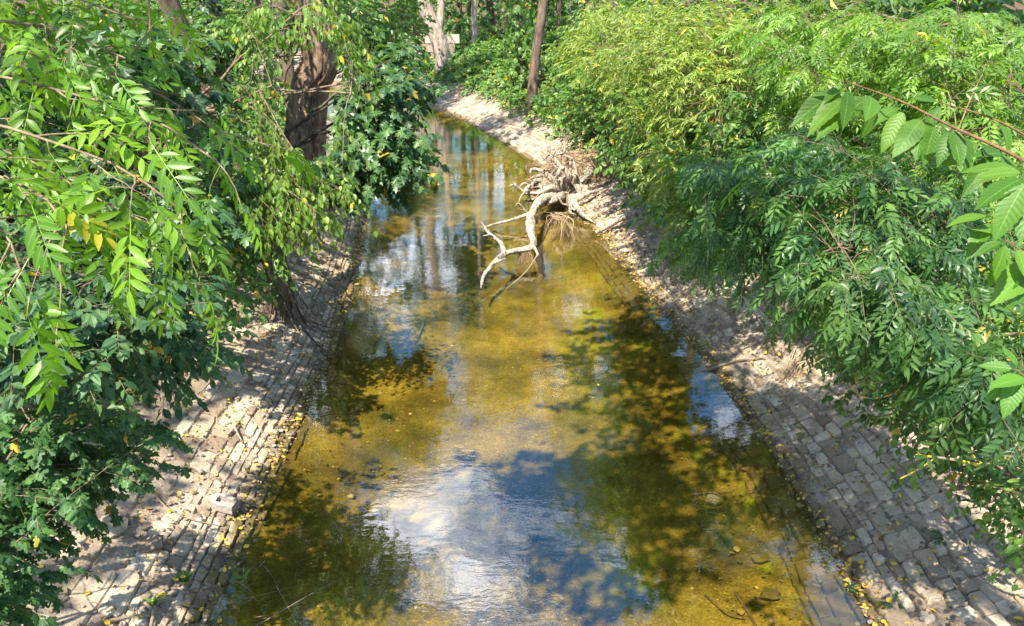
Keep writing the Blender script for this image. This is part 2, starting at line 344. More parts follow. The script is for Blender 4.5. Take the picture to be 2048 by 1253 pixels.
# ------------------------------------------------------------------ the lie of the land
RE = np.array([at(x, y, z=0)[:2] for x, y in [(1790,1340),(1740,1253),(1590,980),(1440,760),(1300,600),(1205,480),(1140,420),(1082,335),(985,275),(880,215)]])
RE = np.vstack([[3.3, -12], RE, [-5.2, 41.5], [-7, 46], [-9.3, 50], [-16, 56], [-40, 66], [-90, 85]])
LE = np.array([at(x, y, z=0)[:2] for x, y in [(370,1340),(410,1253),(540,970),(640,770),(690,640),(722,520),(735,430)]])
LE = np.vstack([[-2.9, -12], LE, [-4.2, 22.5], [-5.0, 27], [-7, 32], [-10, 38], [-13.5, 43], [-20, 49], [-45, 59], [-90, 78]])
_yy = np.linspace(-12, 90, 1050); ker = np.ones(15)/15
def _sm(E):
    x = np.interp(_yy, E[:, 1], E[:, 0]); xp = np.concatenate([np.full(7, x[0]), x, np.full(7, x[-1])]); return np.convolve(xp, ker, 'valid')
_xr, _xl = _sm(RE), _sm(LE); _sr, _slp = np.gradient(_xr, _yy), np.gradient(_xl, _yy)
def xr(y): return np.interp(y, _yy, _xr)
def xl(y): return np.interp(y, _yy, _xl)
def bank_u(x, y):
    "distance outward from the waterline (negative in the stream), and which side"
    ur = (x - xr(y))/np.sqrt(1 + np.interp(y, _yy, _sr)**2); ul = (xl(y) - x)/np.sqrt(1 + np.interp(y, _yy, _slp)**2)
    return np.maximum(ur, ul), ur > ul
def prof(u, side):
    z = np.interp(u, [-3, -1.4, -.5, 0, 1.7, 2.4, 5.6, 9, 40], [-.42, -.36, -.2, 0, .78, 1.15, 3.1, 3.7, 5.2])
    return z
def ground_z(x, y, rough=True):
    x = np.asarray(x, float); y = np.asarray(y, float)
    u, s = bank_u(x, y); z = prof(u, s); z = np.where(u > 1.7, .78 + (z - .78)*np.interp(y, [29, 43, 75, 120], [1, .5, .5, 1]), z)   # the land lies lower beyond the bend
    if rough:
        z = z + np.where(u > 1.7, .16*fbm(np.stack([x*.8, y*.8, x*0], -1), 4), 0) + .018*fbm(np.stack([x*4, y*4, x*0 + 3], -1), 3)
    return z
PAVE_R, PAVE_L = 1.75, 1.65
def soil_z(x, y):
    "soil lies a little lower than the stone tops and silts over the highest rows"
    u, s = bank_u(x, y); lim = np.where(s, PAVE_R, PAVE_L)
    paved = (y < np.where(s, 37, 21)) & (u > -1.1) & (u < lim)
    silt = np.clip((u - (lim - .95))/.95, 0, 1)
    off = -.034 + silt*.042 + np.where(s, .022, .012)*np.clip(fbm(np.stack([x*.9, y*.9, x*0 + 2], -1), 3) + .1, 0, 1)*2 + .045*silt*fbm(np.stack([x*2.2, y*2.2, x*0 + 8], -1), 3) + .02*fbm(np.stack([x*3.3, y*3.3, x*0 + 5], -1), 3)
    return ground_z(x, y) + np.where(paved, np.where(u < 0, -.05, off), 0)
xs = np.unique(np.concatenate([np.linspace(-300, -40, 14), np.arange(-40, -9, 1.0), np.arange(-9, 9, .13), np.arange(9, 40, 1.0), np.linspace(40, 300, 14)]))
ys = np.unique(np.concatenate([np.linspace(-60, -12, 8), np.arange(-12, 2, .7), np.arange(2, 30, .13), np.arange(30, 70, .5), np.linspace(70, 500, 20)]))
GX, GY = np.meshgrid(xs, ys); GZ = soil_z(GX, GY); GU, _ = bank_u(GX, GY)
nx, ny = len(xs), len(ys); gi, gj = np.meshgrid(np.arange(ny - 1), np.arange(nx - 1), indexing='ij')
gq = np.stack([gi*nx + gj, gi*nx + gj + 1, (gi + 1)*nx + gj + 1, (gi + 1)*nx + gj], -1).reshape(-1, 4)
gu = GU.ravel()[gq].mean(1); GV = np.stack([GX, GY, GZ], -1).reshape(-1, 3)
def sub(name, sel, mat):
    q = gq[sel]; used, inv = np.unique(q, return_inverse=True)
    return link(name, mesh_np(name, GV[used], None, inv.reshape(-1, 4), None, True), mat)
tag(sub('ground', gu >= -.03, M['soil']), kind='structure'); tag(sub('stream_bed', gu < -.03, M['bed']), kind='structure')
# water: one level sheet between the banks
wy = np.concatenate([np.arange(-12, 40, .5), np.arange(40, 90, .4)]); wl, wr = xl(wy) - .6, xr(wy) + .6
WV = np.stack([np.stack([wl, wy, wy*0], -1), np.stack([wr, wy, wy*0], -1)], 1).reshape(-1, 3); k = np.arange(len(wy) - 1)
tag(link('water', mesh_np('water', WV, None, np.stack([2*k, 2*k + 1, 2*k + 3, 2*k + 2], -1), None, True), M['water']), kind='structure')

# ------------------------------------------------------------------ the stone paving of both banks
def stone_shape(c4, rng, top, deep=.14, round_=.17):
    "c4: four corners (world x, y) of one stone; returns 33 verts and about 40 triangles"
    c4 = np.asarray(c4); out = []
    for a in range(4):
        p, q, r = c4[a - 1], c4[a], c4[(a + 1) % 4]
        k1, k2 = rng.uniform(.05, round_, 2)
        out += [q + (p - q)*k1, q + (r - q)*k2]
    o = np.array(out); c = o.mean(0); L_ = np.linalg.norm(o - c, axis=1).mean()
    o = o + rng.normal(0, .04*L_, o.shape)
    zt = prof(*bank_u(o[:, 0], o[:, 1])); tilt = rng.normal(0, .035, 2); dz = top + (o - c) @ tilt
    ins = c + (o - c)*rng.uniform(.88, .95, (8, 1)); zi = prof(*bank_u(ins[:, 0], ins[:, 1])) + top + (ins - c) @ tilt + rng.uniform(.003, .010, 8)
    zc = prof(*bank_u(c[None, 0], c[None, 1]))[0] + top + rng.uniform(.004, .014)
    V = np.vstack([np.c_[o*1.0, zt - deep], np.c_[o, zt + dz - rng.uniform(.004, .02, 8)], np.c_[ins, zi], [[c[0], c[1], zc]]])
    a = np.arange(8); b = (a + 1) % 8
    Q = np.vstack([np.stack([a, b, b + 8, a + 8], -1), np.stack([a + 8, b + 8, b + 16, a + 16], -1)]); T = np.stack([a + 16, b + 16, np.full(8, 24)], -1)
    return V, T, Q
def pave(side, name, seed):
    rng = np.random.default_rng(seed); stones = []
    edge = xr if side > 0 else xl; lim = PAVE_R if side > 0 else PAVE_L
    u = -.42 if side > 0 else -.10; k = 0; rows = [u]
    while u < lim:
        wdt = rng.uniform(.085, .165) if side > 0 else (rng.uniform(.07, .11) if u < .55 else rng.uniform(.12, .23))
        u += wdt; rows.append(u); k += 1
    for k in range(len(rows) - 1):
        f = lambda y, kk: rows[kk] + .05*fbm(np.array([y*.55, kk*3.1, seed]), 2)
        y = 2.6 + rng.uniform(0, .3)
        while y < (36.5 if side > 0 else 20.5):
            wdt = (rows[k + 1] - rows[k])*(1 if y < 21 else 1.8)
            ln = rng.uniform(.9, 2.6)*wdt if rng.random() > .12 else rng.uniform(2.7, 3.6)*wdt
            ln = min(max(ln, .13), .48 if y < 21 else .8); g = rng.uniform(.003, .011)
            y0, y1 = y + g, y + ln - g; y += ln
            if rng.random() < (.08 if side > 0 else .09) + (.12 if abs(rows[k]) < .12 else 0) + (.25 if y > 21 else 0): continue
            P = []
            for yy, kk, sg in ((y0, k, 1), (y1, k, 1), (y1, k + 1, -1), (y0, k + 1, -1)):
                uu = f(yy, kk) + sg*g; P.append([edge(yy) + side*uu*math.sqrt(1 + np.interp(yy, _yy, _sr if side > 0 else _slp)**2), yy])
            if side < 0: P = P[::-1]
            top = rng.normal(0, .0085) - (.022 if rows[k] < -.05 else 0) + (.02 if rng.random() < .06 else 0) - (.03 if rng.random() < .10 else 0)
            V, T, Q = stone_shape(P, rng, top)
            c = V[24]; stones.append((c, V, T, Q, ln*wdt))
    root = empty(name, (edge(8.0) + side*.4, 8.0, .2)); loc = np.array(root.location)
    C = np.array([s[0] for s in stones]); px_, py_, d = project(C)
    seen = (d > 1) & (px_ > -20) & (px_ < 2068) & (py_ < 1280); ar = np.array([s[4] for s in stones])
    score = np.where(seen & (C[:, 2] > -.05), ar/d**2, -1); order = np.argsort(-score)
    mb = MB()
    for n_, i in enumerate(order):
        c, V, T, Q, a_ = stones[i]
        if n_ < 300 and score[i] > 0:
            o = link('stone', mesh_np('stone', V - c, T, Q, np.zeros((25, 3))), M['stone'], root, c - loc)
        else:
            mb.add(V, T, Q, np.c_[np.zeros((25, 2)), np.full(25, rng.random())])
    tag(mb.build('stone_rows', M['stone'], root, False), kind='stuff')
    return root
tag(pave(1, 'stone_paving', 11), 'neatly coursed grey brown stone paving sloping into the water on the right bank', 'paving', 'stone paved stream banks', 'structure')
tag(pave(-1, 'stone_paving', 12), 'broken grey stone paving with small rubble rows along the left bank', 'paving', 'stone paved stream banks', 'structure')

# ------------------------------------------------------------------ leaves: templates and the growing of twigs
def blade(k, width, sharp=1.0, fold=.12, curl=.18, serr=0, wide_at=.45, rng=None):
    "one leaf blade lying along +y, length 1; columns left edge, midrib, right edge"
    v = np.linspace(0, 1, k + 2)[1:-1]
    p = np.where(v < wide_at, np.sin(v/wide_at*math.pi/2)**.8, np.maximum(np.cos((v - wide_at)/(1 - wide_at)*math.pi/2), 0)**sharp)
    hw = p*width/2
    V = [[0, 0, 0]]; C = [[0, 0, 0]]
    for i, (a, h) in enumerate(zip(v, hw)):
        s = 1 + (serr*(1 if i % 2 else -1))
        zz = -curl*a*a
        V += [[-h*s, a - (.0 if not serr else .012), zz + fold*h*2], [0, a, zz], [h*s, a - (.0 if not serr else .012), zz + fold*h*2]]
        C += [[-1, a, 0], [0, a, 0], [1, a, 0]]
    V.append([0, 1, -curl]); C.append([0, 1, 0]); n = len(V) - 1
    T = [[0, 2, 1], [0, 3, 2]]
    for i in range(k - 1):
        b = 1 + 3*i
        T += [[b, b + 1, b + 4], [b, b + 4, b + 3], [b + 1, b + 2, b + 5], [b + 1, b + 5, b + 4]]
    b = 1 + 3*(k - 1); T += [[b, b + 1, n], [b + 1, b + 2, n]]
    return np.array(V, float), np.array(T), np.array(C, float)
def blade0(width, fold=.08, curl=.12):
    "the plainest leaf: two triangles folded along the midrib"
    return np.array([[0, 0, 0], [-width/2, .45, fold], [width/2, .45, fold], [0, 1, -curl]], float), np.array([[0, 2, 3], [0, 3, 1]]), np.array([[0, 0, 0], [-1, .45, 0], [1, .45, 0], [0, 1, 0]], float)
def merge(parts):
    V, T, C, n = [], [], [], 0
    for v, t, c in parts: V.append(v); T.append(t + n); C.append(c); n += len(v)
    return np.vstack(V), np.vstack(T), np.vstack(C)
def rot2(v, a): c, s = math.cos(a), math.sin(a); return np.c_[v[:, 0]*c - v[:, 1]*s, v[:, 0]*s + v[:, 1]*c, v[:, 2]]
def stalk(p0, p1, r):
    d = np.array(p1, float) - p0; s = np.array([r, 0, 0]); V = np.array([p0 - s, p0 + s, p1 + s*.5, p1 - s*.5]); 
    return V, np.array([[0, 1, 2], [0, 2, 3]]), np.array([[0, 0, 0]]*4, float)
def pinnate(k, pairs, seed, llen=.40, lw=.30, droop=.22):
    rng = np.random.default_rng(seed); parts = []; vs = np.linspace(.22, .84, pairs)
    for v in vs:
        for s in (-1, 1):
            b, t, c = blade(k, lw*rng.uniform(.88, 1.12), .9, .14, rng.uniform(.05, .3)); b = b*llen*rng.uniform(.85, 1.1)*(.82 + .3*math.sin(v*3))
            roll = rng.normal(0, .42); b = np.c_[b[:, 0]*math.cos(roll), b[:, 1], b[:, 2] + b[:, 0]*math.sin(roll)]
            b = rot2(b, -s*rng.uniform(.75, 1.05)) + [s*.012, v, 0]; parts.append((b, t, c))
    b, t, c = blade(k, lw, .9, .14, .15); parts.append((b*llen*1.05 + [0, .96, 0], t, c))
    parts.append(stalk(np.array([0, 0, 0.]), np.array([0, .98, 0.]), .007))
    V, T, C = merge(parts); V[:, 2] -= droop*V[:, 1]**2; return V, T, C
def lobed(seed, rounded=False, hi=False):
    rng = np.random.default_rng(seed)
    if rounded: h = [(.10, -.02), (.36, .02), (.40, .16), (.26, .22), (.50, .42), (.47, .56), (.20, .52), (.20, .82), (.08, .95)]
    else: h = [(.12, -.04), (.40, -.03), (.27, .14), (.44, .22), (.60, .46), (.42, .46), (.22, .50), (.27, .70), (.10, .78)]
    R_ = [(x*(1 + rng.normal(0, .06)), y + rng.normal(0, .02)) for x, y in h]
    pts = [(0, 0)] + R_ + [(0, 1.0)] + [(-x*(1 + rng.normal(0, .06)), y) for x, y in R_[::-1]]
    P = np.array(pts); z = -.10*np.abs(P[:, 0])*2 - .18*P[:, 1]**2 + rng.normal(0, .02, len(P))
    V = np.vstack([[[0, .3, .02]], np.c_[P, z]]); n = len(P); a = np.arange(n)
    T = np.stack([np.zeros(n, int), a + 1, (a + 1) % n + 1], -1)
    T = T[:, [0, 2, 1]]
    C = np.c_[np.concatenate([[0], P[:, 0]*1.8]), V[:, 1], np.zeros(n + 1)]
    s = stalk(np.array([0, -.45, -.0]), np.array([0, .05, .0]), .012); return merge([(V, T, C), s])
def frames_of(tw, n_per_m, size, ang=.9, hang=.1, njit=.35, rng=None, opp=False, tjit=.25, tip=True, start=.12, up=(0, 0, 1)):
    "leaf positions and axes along twigs. tw: (start, dir, length, droop)"
    S, D, Ln, G = tw; cnt = np.maximum((Ln*n_per_m).astype(int), 1); idx = np.repeat(np.arange(len(S)), cnt)
    j = np.arange(len(idx)) - np.repeat(np.cumsum(cnt) - cnt, cnt); n = cnt[idx]
    t = start + (1 - start)*(j + (1 if tip else .5))/n; t = np.clip(t + rng.uniform(-.3, .3, len(t))/n, .02, 1)
    last = (j == n - 1) & tip
    l = Ln[idx][:, None]; d = D[idx]; g = G[idx][:, None]; tt = t[:, None]
    P = S[idx] + d*l*tt + np.array([0, 0, -1.])*g*l*tt*tt
    Tg = unit(d + np.array([0, 0, -2.])*g*tt)
    up = np.array(up, float); sd = np.cross(Tg, up); sd = unit(sd + 1e-6)
    s = np.where((j//2 if False else j) % 2 == 0, 1., -1.)[:, None]
    a = ang*(1 + rng.normal(0, tjit, (len(t), 1))); a = np.where(last[:, None], rng.normal(0, .2, (len(t), 1)), a)
    Y = Tg*np.cos(a) + sd*s*np.sin(a); Y = unit(Y + np.array([0, 0, -1.])*hang*rng.uniform(.2, 1.8, (len(t), 1)) + rng.normal(0, .10, Y.shape))
    Z = unit(up + rng.normal(0, njit, Y.shape)); Z = unit(Z - Y*(Z*Y).sum(1, keepdims=True)); X = np.cross(Y, Z)
    sz = size*rng.uniform(.68, 1.22, len(t))*np.where(last, 1.0, 1.0)
    return P, X, Y, Z, sz
def bake(mb, tmpls, fr, rng):
    P, X, Y, Z, sz = fr
    which = rng.integers(0, len(tmpls), len(P))
    for k, (V, T, C) in enumerate(tmpls):
        m_ = which == k; n = int(m_.sum())
        if not n: continue
        W = (V[None, :, 0, None]*X[m_][:, None] + V[None, :, 1, None]*Y[m_][:, None] + V[None, :, 2, None]*Z[m_][:, None])*sz[m_][:, None, None] + P[m_][:, None]
        TT = (T[None] + (np.arange(n)*len(V))[:, None, None]).reshape(-1, 3)
        CC = np.repeat(C[None], n, 0).copy(); CC[:, :, 2] = rng.random(n)[:, None]
        mb.add(W.reshape(-1, 3), TT, None, CC.reshape(-1, 3))
def twig_tubes(mb, tw, r=.004):
    S, D, Ln, G = tw; n = len(S)
    ts = np.array([0, .55, 1.0]); P = S[:, None] + D[:, None]*Ln[:, None, None]*ts[None, :, None] + np.array([0, 0, -1.])*(G*Ln)[:, None, None]*(ts**2)[None, :, None]
    A = unit(np.cross(D, np.array([.3, .2, 1.]))); B = np.cross(D, A); V = []
    for k, a in enumerate((0, 2.094, 4.189)): V.append(P + (A*math.cos(a) + B*math.sin(a))[:, None]*(r*np.array([1, .7, .3]))[None, :, None])
    V = np.stack(V, 2).reshape(n, 9, 3)
    q = []
    for i in range(2):
        for k in range(3): q.append([i*3 + k, i*3 + (k + 1) % 3, (i + 1)*3 + (k + 1) % 3, (i + 1)*3 + k])
    Q = (np.array(q)[None] + (np.arange(n)*9)[:, None, None]).reshape(-1, 4); mb.add(V.reshape(-1, 3), None, Q)
def bough(a, b, lift=.25, rng=None, n=16, sag=0):
    a = np.asarray(a, float); b = np.asarray(b, float); L_ = np.linalg.norm(b - a)
    m = (a + b)/2 + np.array([0, 0, lift*L_]) + rng.normal(0, .07*L_, 3); t = np.linspace(0, 1, n)[:, None]
    P = (1 - t)**2*a + 2*t*(1 - t)*m + t*t*b
    return P + rng.normal(0, .008*L_, P.shape)*np.sin(t*math.pi)
def twigs_on(boughs, spacing, length, rng, start=.35, ang=.95, droop=.25, up_bias=.05, flat=.35, tipl=1.0):
    S, D, Ln, G = [], [], [], []
    for P in boughs:
        s = np.concatenate([[0], np.cumsum(np.linalg.norm(np.diff(P, axis=0), axis=1))]); n = max(int(s[-1]*(1 - start)/spacing), 1)
        q = start*s[-1] + (np.arange(n) + rng.uniform(.1, .9, n))*spacing; q = np.append(np.minimum(q, s[-1]), s[-1])
        pts = np.stack([np.interp(q, s, P[:, k]) for k in range(3)], 1); i = np.clip(np.searchsorted(s, q), 1, len(P) - 1); T = unit(P[i] - P[i - 1])
        sd = unit(np.cross(T, [0, 0, 1.]) + 1e-6); u = np.cross(sd, T); n = len(q)
        th = np.where(np.arange(n) % 2 == 0, 0, math.pi) + rng.normal(0, flat*1.6, n); a = ang*rng.uniform(.6, 1.3, n); a[-1] = .1
        d = T*np.cos(a)[:, None] + (sd*np.cos(th)[:, None] + u*np.sin(th)[:, None])*np.sin(a)[:, None]; d = unit(d + np.array([0, 0, up_bias]))
        tt = q/s[-1]; S.append(pts); D.append(d); Ln.append(length*rng.uniform(.55, 1.25, n)*(1.15 - .5*tt)*np.where(np.arange(n) == n - 1, tipl, 1)); G.append(droop*rng.uniform(.4, 1.6, n))
    return np.vstack(S), np.vstack(D), np.concatenate(Ln), np.concatenate(G)
rT = np.random.default_rng(5)
LEAF = dict(
    ash=[pinnate(3, 4 + s % 2, s, .33, .33) for s in range(6)], ash_lo=[pinnate(1, 4 + s % 2, s, .35, .38) for s in range(3)],
    ovate_hi=[blade(4, .60, .75, .10, .16), blade(4, .55, .75, .16, .28), blade(4, .64, .8, .06, .05)],
    ovate=[blade(2, .62, .8, .12, .2), blade(2, .55, .8, .2, .3)], ovate_lo=[blade0(.72), blade0(.62, .14, .2)],
    cherry=[blade(15, .43, .95, f, c, .04, .40) for f, c in ((.16, .10), (.22, .3), (.10, .2))],
    willow=[blade(1, .24, 1, .2, .3), blade(1, .20, 1, .2, -.1)], maple=[lobed(s) for s in range(4)], fmaple=[lobed(s + 9, True) for s in range(4)],
    tri=[merge([(rot2(blade0(.72)[0]*.9, a), *blade0(.72)[1:]) for a in (0, 1.25, -1.25)])],
)
def in_view(P, m=30):
    x, y, d = project(P); return (d > .3) & (x > -m) & (x < 2048 + m) & (y > -m) & (y < 1253 + m), d
def plant(name, label, cat, base, stems, tw, kinds, mat, woodmat, size, per_m, n_obj=0, group=None, seed=0, hang=.15, ang=.9, njit=.35,
          twig_r=.004, twigs=True, fol='foliage', obj_kinds=None, extra_frames=None, stem_name='stem', cull=None):
    "a plant: stems (trunk first), the twigs with their leaves; the leaves that show largest are parts of their own"
    rng = np.random.default_rng(seed + 100); root = empty(name, base); tag(root, label, cat, group); loc = np.array(root.location)
    for k, s in enumerate(stems):
        mb = MB(); tube(mb, s['p'], s['r0'], s.get('r1'), s.get('n', 20), s.get('sides', 9), s.get('wob', .1), seed + k, s.get('ridges', 0), s.get('rd', 0), s.get('flare', 0), gnarl=s.get('gnarl', 0))
        mb.build(s.get('name', 'trunk' if k == 0 else 'branch'), s.get('mat', woodmat), root)
    if tw is not None:
        if twigs and twig_r:
            mb = MB(); twig_tubes(mb, tw, twig_r); tag(mb.build('twigs', woodmat, root), kind='stuff')
        fr = frames_of(tw, per_m, size, ang, hang, njit, rng)
        if cull is not None:
            m_ = cull(fr[0]); fr = tuple(a[m_] for a in fr)
        P = fr[0]; sel = np.zeros(len(P), bool)
        if n_obj:
            v, d = in_view(P); sc = np.where(v, fr[4]/d, -1); o_ = np.argsort(-sc)[:n_obj]; sel[o_[sc[o_] > 0]] = True
            tm = LEAF[obj_kinds or kinds]; meshes = []
            for V, T, C in tm:
                me = mesh_np('leaf', V, T, None, C, True); me.materials.append(mat); meshes.append(me)
            X, Y, Z, sz = fr[1:]
            for i in np.nonzero(sel)[0]:
                o = bpy.data.objects.new('leaf', meshes[int(rng.integers(len(meshes)))]); COL.objects.link(o); o.parent = root
                R_ = np.eye(4); R_[:3, 0] = X[i]*sz[i]; R_[:3, 1] = Y[i]*sz[i]; R_[:3, 2] = Z[i]*sz[i]; R_[:3, 3] = P[i] - loc
                o.matrix_basis = Matrix(R_.tolist())
        rest = tuple(a[~sel] for a in fr)
        if len(rest[0]):
            mb = MB(); bake(mb, LEAF[kinds], rest, rng); tag(mb.build(fol, mat, root, False), kind='stuff')
    return root
def stem(p, r0, r1=None, **k): return dict(p=p, r0=r0, r1=r1, **k)

# ------------------------------------------------------------------ trees with trunks in view, and the tall trees whose crowns shade and mirror
def gz(x, y): return float(ground_z(np.array([x]), np.array([y]))[0])
def crown_twigs(attach, blobs, rng, spacing=.28, length=.55, droop=.3, lift=.12, **k):
    "boughs from points on the trunk to targets spread through ellipsoids"
    B = []
    for c, rad, n in blobs:
        v = unit(rng.normal(0, 1, (n, 3)))*rng.uniform(.35, 1, (n, 1))**.5; T = np.array(c) + v*np.array(rad)
        for t in T:
            a = attach[np.argmin(np.linalg.norm(attach - np.array([t[0], t[1], t[2] - .35*np.linalg.norm(t[:2] - attach[0, :2])]), axis=1))]
            B.append(bough(a, t, lift, rng))
    return B, twigs_on(B, spacing, length, rng, droop=droop, **k)
def boughs_part(root, B, r, mat, seed=0, name='branch', every=1):
    mb = MB()
    for i, b in enumerate(B[::every]): tube(mb, b, r, r*.2, 9, 5, 0, seed + i)
    return tag(mb.build('boughs', mat, root), kind='stuff')
def tall_tree(name, label, path, r0, blobs, mat, leaf=.17, kinds='ovate_lo', seed=0, group=None, ridges=0, rd=0, sides=14, n=30, per_m=16, flare=.5, lm='crown', spacing=.26, length=.7, extra=None, top=.25, gnarl=.15, wob=.12, cull=None, start=.35):
    rng = np.random.default_rng(seed); base = np.array(path[0], float)
    P = resample(path, 40); B, tw = crown_twigs(P[12:], blobs, rng, spacing, length, start=start)
    st = [stem(path, r0, r0*top, n=n, sides=sides, wob=wob, ridges=ridges, rd=rd, flare=flare, gnarl=gnarl)] + (extra or [])
    root = plant(name, label, 'tree', base, st, tw, kinds, M[lm], mat, leaf, per_m, seed=seed, group=group, hang=.3, njit=.55, twigs=False, fol='crown', cull=cull)
    boughs_part(root, B, (r0*.06 + .006) if start < .5 else .008, mat, seed)
    return root

# the old oak on the left bank
b0 = np.array([-4.95, 17.3, gz(-4.95, 17.3) - .2])
tall_tree('oak_tree', 'thick old oak trunk with deeply furrowed brown bark on the left bank', [b0, at(612, 250, Y=17.3), at(622, 170, Y=17.3), at(636, 90, Y=17.2), (-5.0, 17.0, 7), (-5.6, 16.4, 10)], .50,
          [((-6.3, 16, 10), (2.4, 3.2, 2.6), 46)], M['oakbark'], seed=21, ridges=7, rd=.06, sides=72, n=150, flare=.25, gnarl=.05, top=.35)
# tree with washed out roots
b1 = at(560, 585, Y=11.0)
T2 = tall_tree('alder_tree', 'dark leaning trunk above washed out roots on the left bank', [b1 + [0, 0, -.25], at(545, 520, Y=11.0), at(505, 440, Y=10.9), at(470, 330, Y=10.8), (-4.6, 10.6, 5.5), (-5.2, 10.2, 9)], .21,
          [((-6.4, 10.5, 8.5), (1.6, 2.2, 1.8), 18)], M['darkbark'], seed=22, ridges=6, rd=.03, sides=40, n=60, flare=.15, gnarl=.06)
rng = np.random.default_rng(31); bb = np.array(b1)
for i in range(9):
    a = rng.uniform(-1.9, .9); Lr = rng.uniform(.6, 1.5); d = np.array([math.cos(a), math.sin(a)*.9])
    p = [bb[:2] + d*Lr*f*(1 + rng.normal(0, .05)) + rng.normal(0, .05, 2) for f in (.05, .35, .7, 1)]
    h = [bb[2] + .25, None, None, None]
    pts = [np.array([q[0], q[1], (hh if hh is not None else gz(q[0], q[1]) + rng.uniform(0, .09))]) for q, hh in zip(p, h)]
    mb = MB(); tube(mb, pts, rng.uniform(.012, .035), .005, 18, 6, .25, i, gnarl=.2); mb.build('root', M['darkbark'], T2)
mb = MB(); c0 = at(585, 645, Y=10.2)
for i in range(40):
    a = rng.uniform(-2.8, 1.6); Lr = rng.uniform(.2, .9); d = np.array([math.cos(a), math.sin(a), 0])
    s0 = bb + d*rng.uniform(.1, .35) + [0, 0, rng.uniform(-.05, .2)]; m1 = s0 + d*Lr*.5 + rng.normal(0, .1, 3); e = s0 + d*Lr + rng.normal(0, .12, 3)
    for q in (m1, e): q[2] = gz(q[0], q[1]) + rng.uniform(.0, .1)
    tube(mb, [s0, m1, e, e + [rng.normal(0, .1), -.08, -.12]], rng.uniform(.003, .009), .002, 11, 3, 0, i, cap=False, gnarl=.2)
tag(mb.build('fine_roots', M['rootdark'], T2), kind='stuff')

def ivy_on(root, P, r, n, seed, size=.10, mat='ivy', spread=1.5):
    rng = np.random.default_rng(seed); t = rng.uniform(0, 1, n); i = (t*(len(P) - 1)).astype(int); a = rng.uniform(0, 6.283, n)
    out = np.stack([np.cos(a), np.sin(a), 0*a], -1); S = P[i] + out*(r*rng.uniform(.9, spread, n))[:, None] + rng.normal(0, .05, (n, 3))
    Z = unit(out + rng.normal(0, .4, (n, 3)) + [0, 0, .5]); Y = unit(np.array([0, 0, -1.]) + rng.normal(0, .45, (n, 3))); Y = unit(Y - Z*(Y*Z).sum(1, keepdims=True)); X = np.cross(Y, Z)
    mb = MB(); bake(mb, LEAF['fmaple'], (S, X, Y, Z, size*rng.uniform(.6, 1.3, n)), rng); return tag(mb.build('ivy', M[mat], root, False), kind='stuff')
p = [(-5.6, 14, gz(-5.6, 14) - .2), at(433, 200, Y=14), at(437, 60, Y=14), (-5.45, 14, 6.5), (-5.6, 14, 10.5)]
r_ = tall_tree('ivy_clad_tree', 'slender dark trunk clad in ivy behind the left thicket', p, .11, [((-6, 14, 10), (2.2, 2.2, 2), 18)], M['darkbark'], seed=23, gnarl=.02)
ivy_on(r_, resample(p, 60)[:44], .13, 900, 5, .11)
p = [(-6.3, 18.5, gz(-6.3, 18.5) - .2), at(527, 200, Y=18.5), at(533, 110, Y=18.5), (-5.9, 18.4, 7), (-6.2, 18.2, 11)]
tall_tree('young_tree', 'thin grey brown trunk standing left of the thick oak', p, .09, [((-7, 19, 10.5), (2.2, 2.2, 2.0), 18)], M['redbark'], seed=24, gnarl=.02)
# far twin trunk
b5 = at(893, 165, Y=44)
tall_tree('forked_tree', 'pale forked trunk with mossy crotch at the bend of the stream', [b5 + [0, 0, -.6], at(884, 110, Y=44), at(872, 70, Y=44), at(862, 45, Y=44), at(848, 0, Y=44), at(835, -120, Y=44), at(840, -260, Y=44)], .50,
          [((-6.5, 45, 13), (3.0, 2.5, 3.2), 22), ((-3.5, 46, 14), (2.4, 2.5, 2.6), 12)], M['palebark'], seed=25, sides=24, n=60, flare=.2, gnarl=.08, top=.5, wob=.2,
          extra=[stem([at(875, 75, Y=44), at(880, 40, Y=44.1), at(882, 0, Y=44.2), at(884, -120, Y=44.3)], .24, .12, n=24, sides=14, name='fork')])
p = [at(1062, 235, Y=31) + [0, 0, -.3], at(1067, 150, Y=31), at(1078, 70, Y=31), at(1086, 0, Y=31), at(1092, -130, Y=31), at(1100, -330, Y=31)]
tall_tree('poplar_tree', 'reddish brown slightly curved trunk rising from the right bank undergrowth', p, .21, [((2.8, 31.5, 12), (2.0, 2.6, 3), 26)], M['redbark'], seed=26, sides=24, n=60, ridges=5, rd=.03, flare=.25, gnarl=.06, top=.7)
p = [at(1040, 250, Y=33.5), at(1043, 130, Y=33.5), at(1038, 30, Y=33.5), at(1040, -150, Y=33.5), at(1030, -300, Y=33.5)]
r_ = tall_tree('leafy_trunk_tree', 'dark trunk hung with leaves just left of the reddish trunk', p, .2, [((.3, 34, 13), (1.4, 2.2, 2.4), 12)], M['darkbark'], seed=27, gnarl=.05)
ivy_on(r_, resample(p, 60)[:40], .35, 700, 8, .22, 'bramble', 2.2)
FAR = [(950, 112, 50, .17, -2, 'palebark', 'thin pale grey trunk between the forked trunk and the reddish one'),
       (932, 130, 55, .12, 8, 'darkbark', 'very thin dark far trunk right of the forked trunk'),
       (1008, 95, 53, .20, 3, 'darkbark', 'dark far trunk left of the leafy trunk'),
       (985, 100, 58, .30, -6, 'redbark', 'broad brown far trunk behind the thin pale one'),
       (915, 120, 60, .22, 4, 'redbark', 'distant brown trunk close behind the forked trunk'),
       (1115, 120, 40, .12, 4, 'darkbark', 'thin dark trunk right of the reddish one'),
       (802, 150, 50, .2, 2, 'darkbark', 'dark far trunk left of the stone wall')]
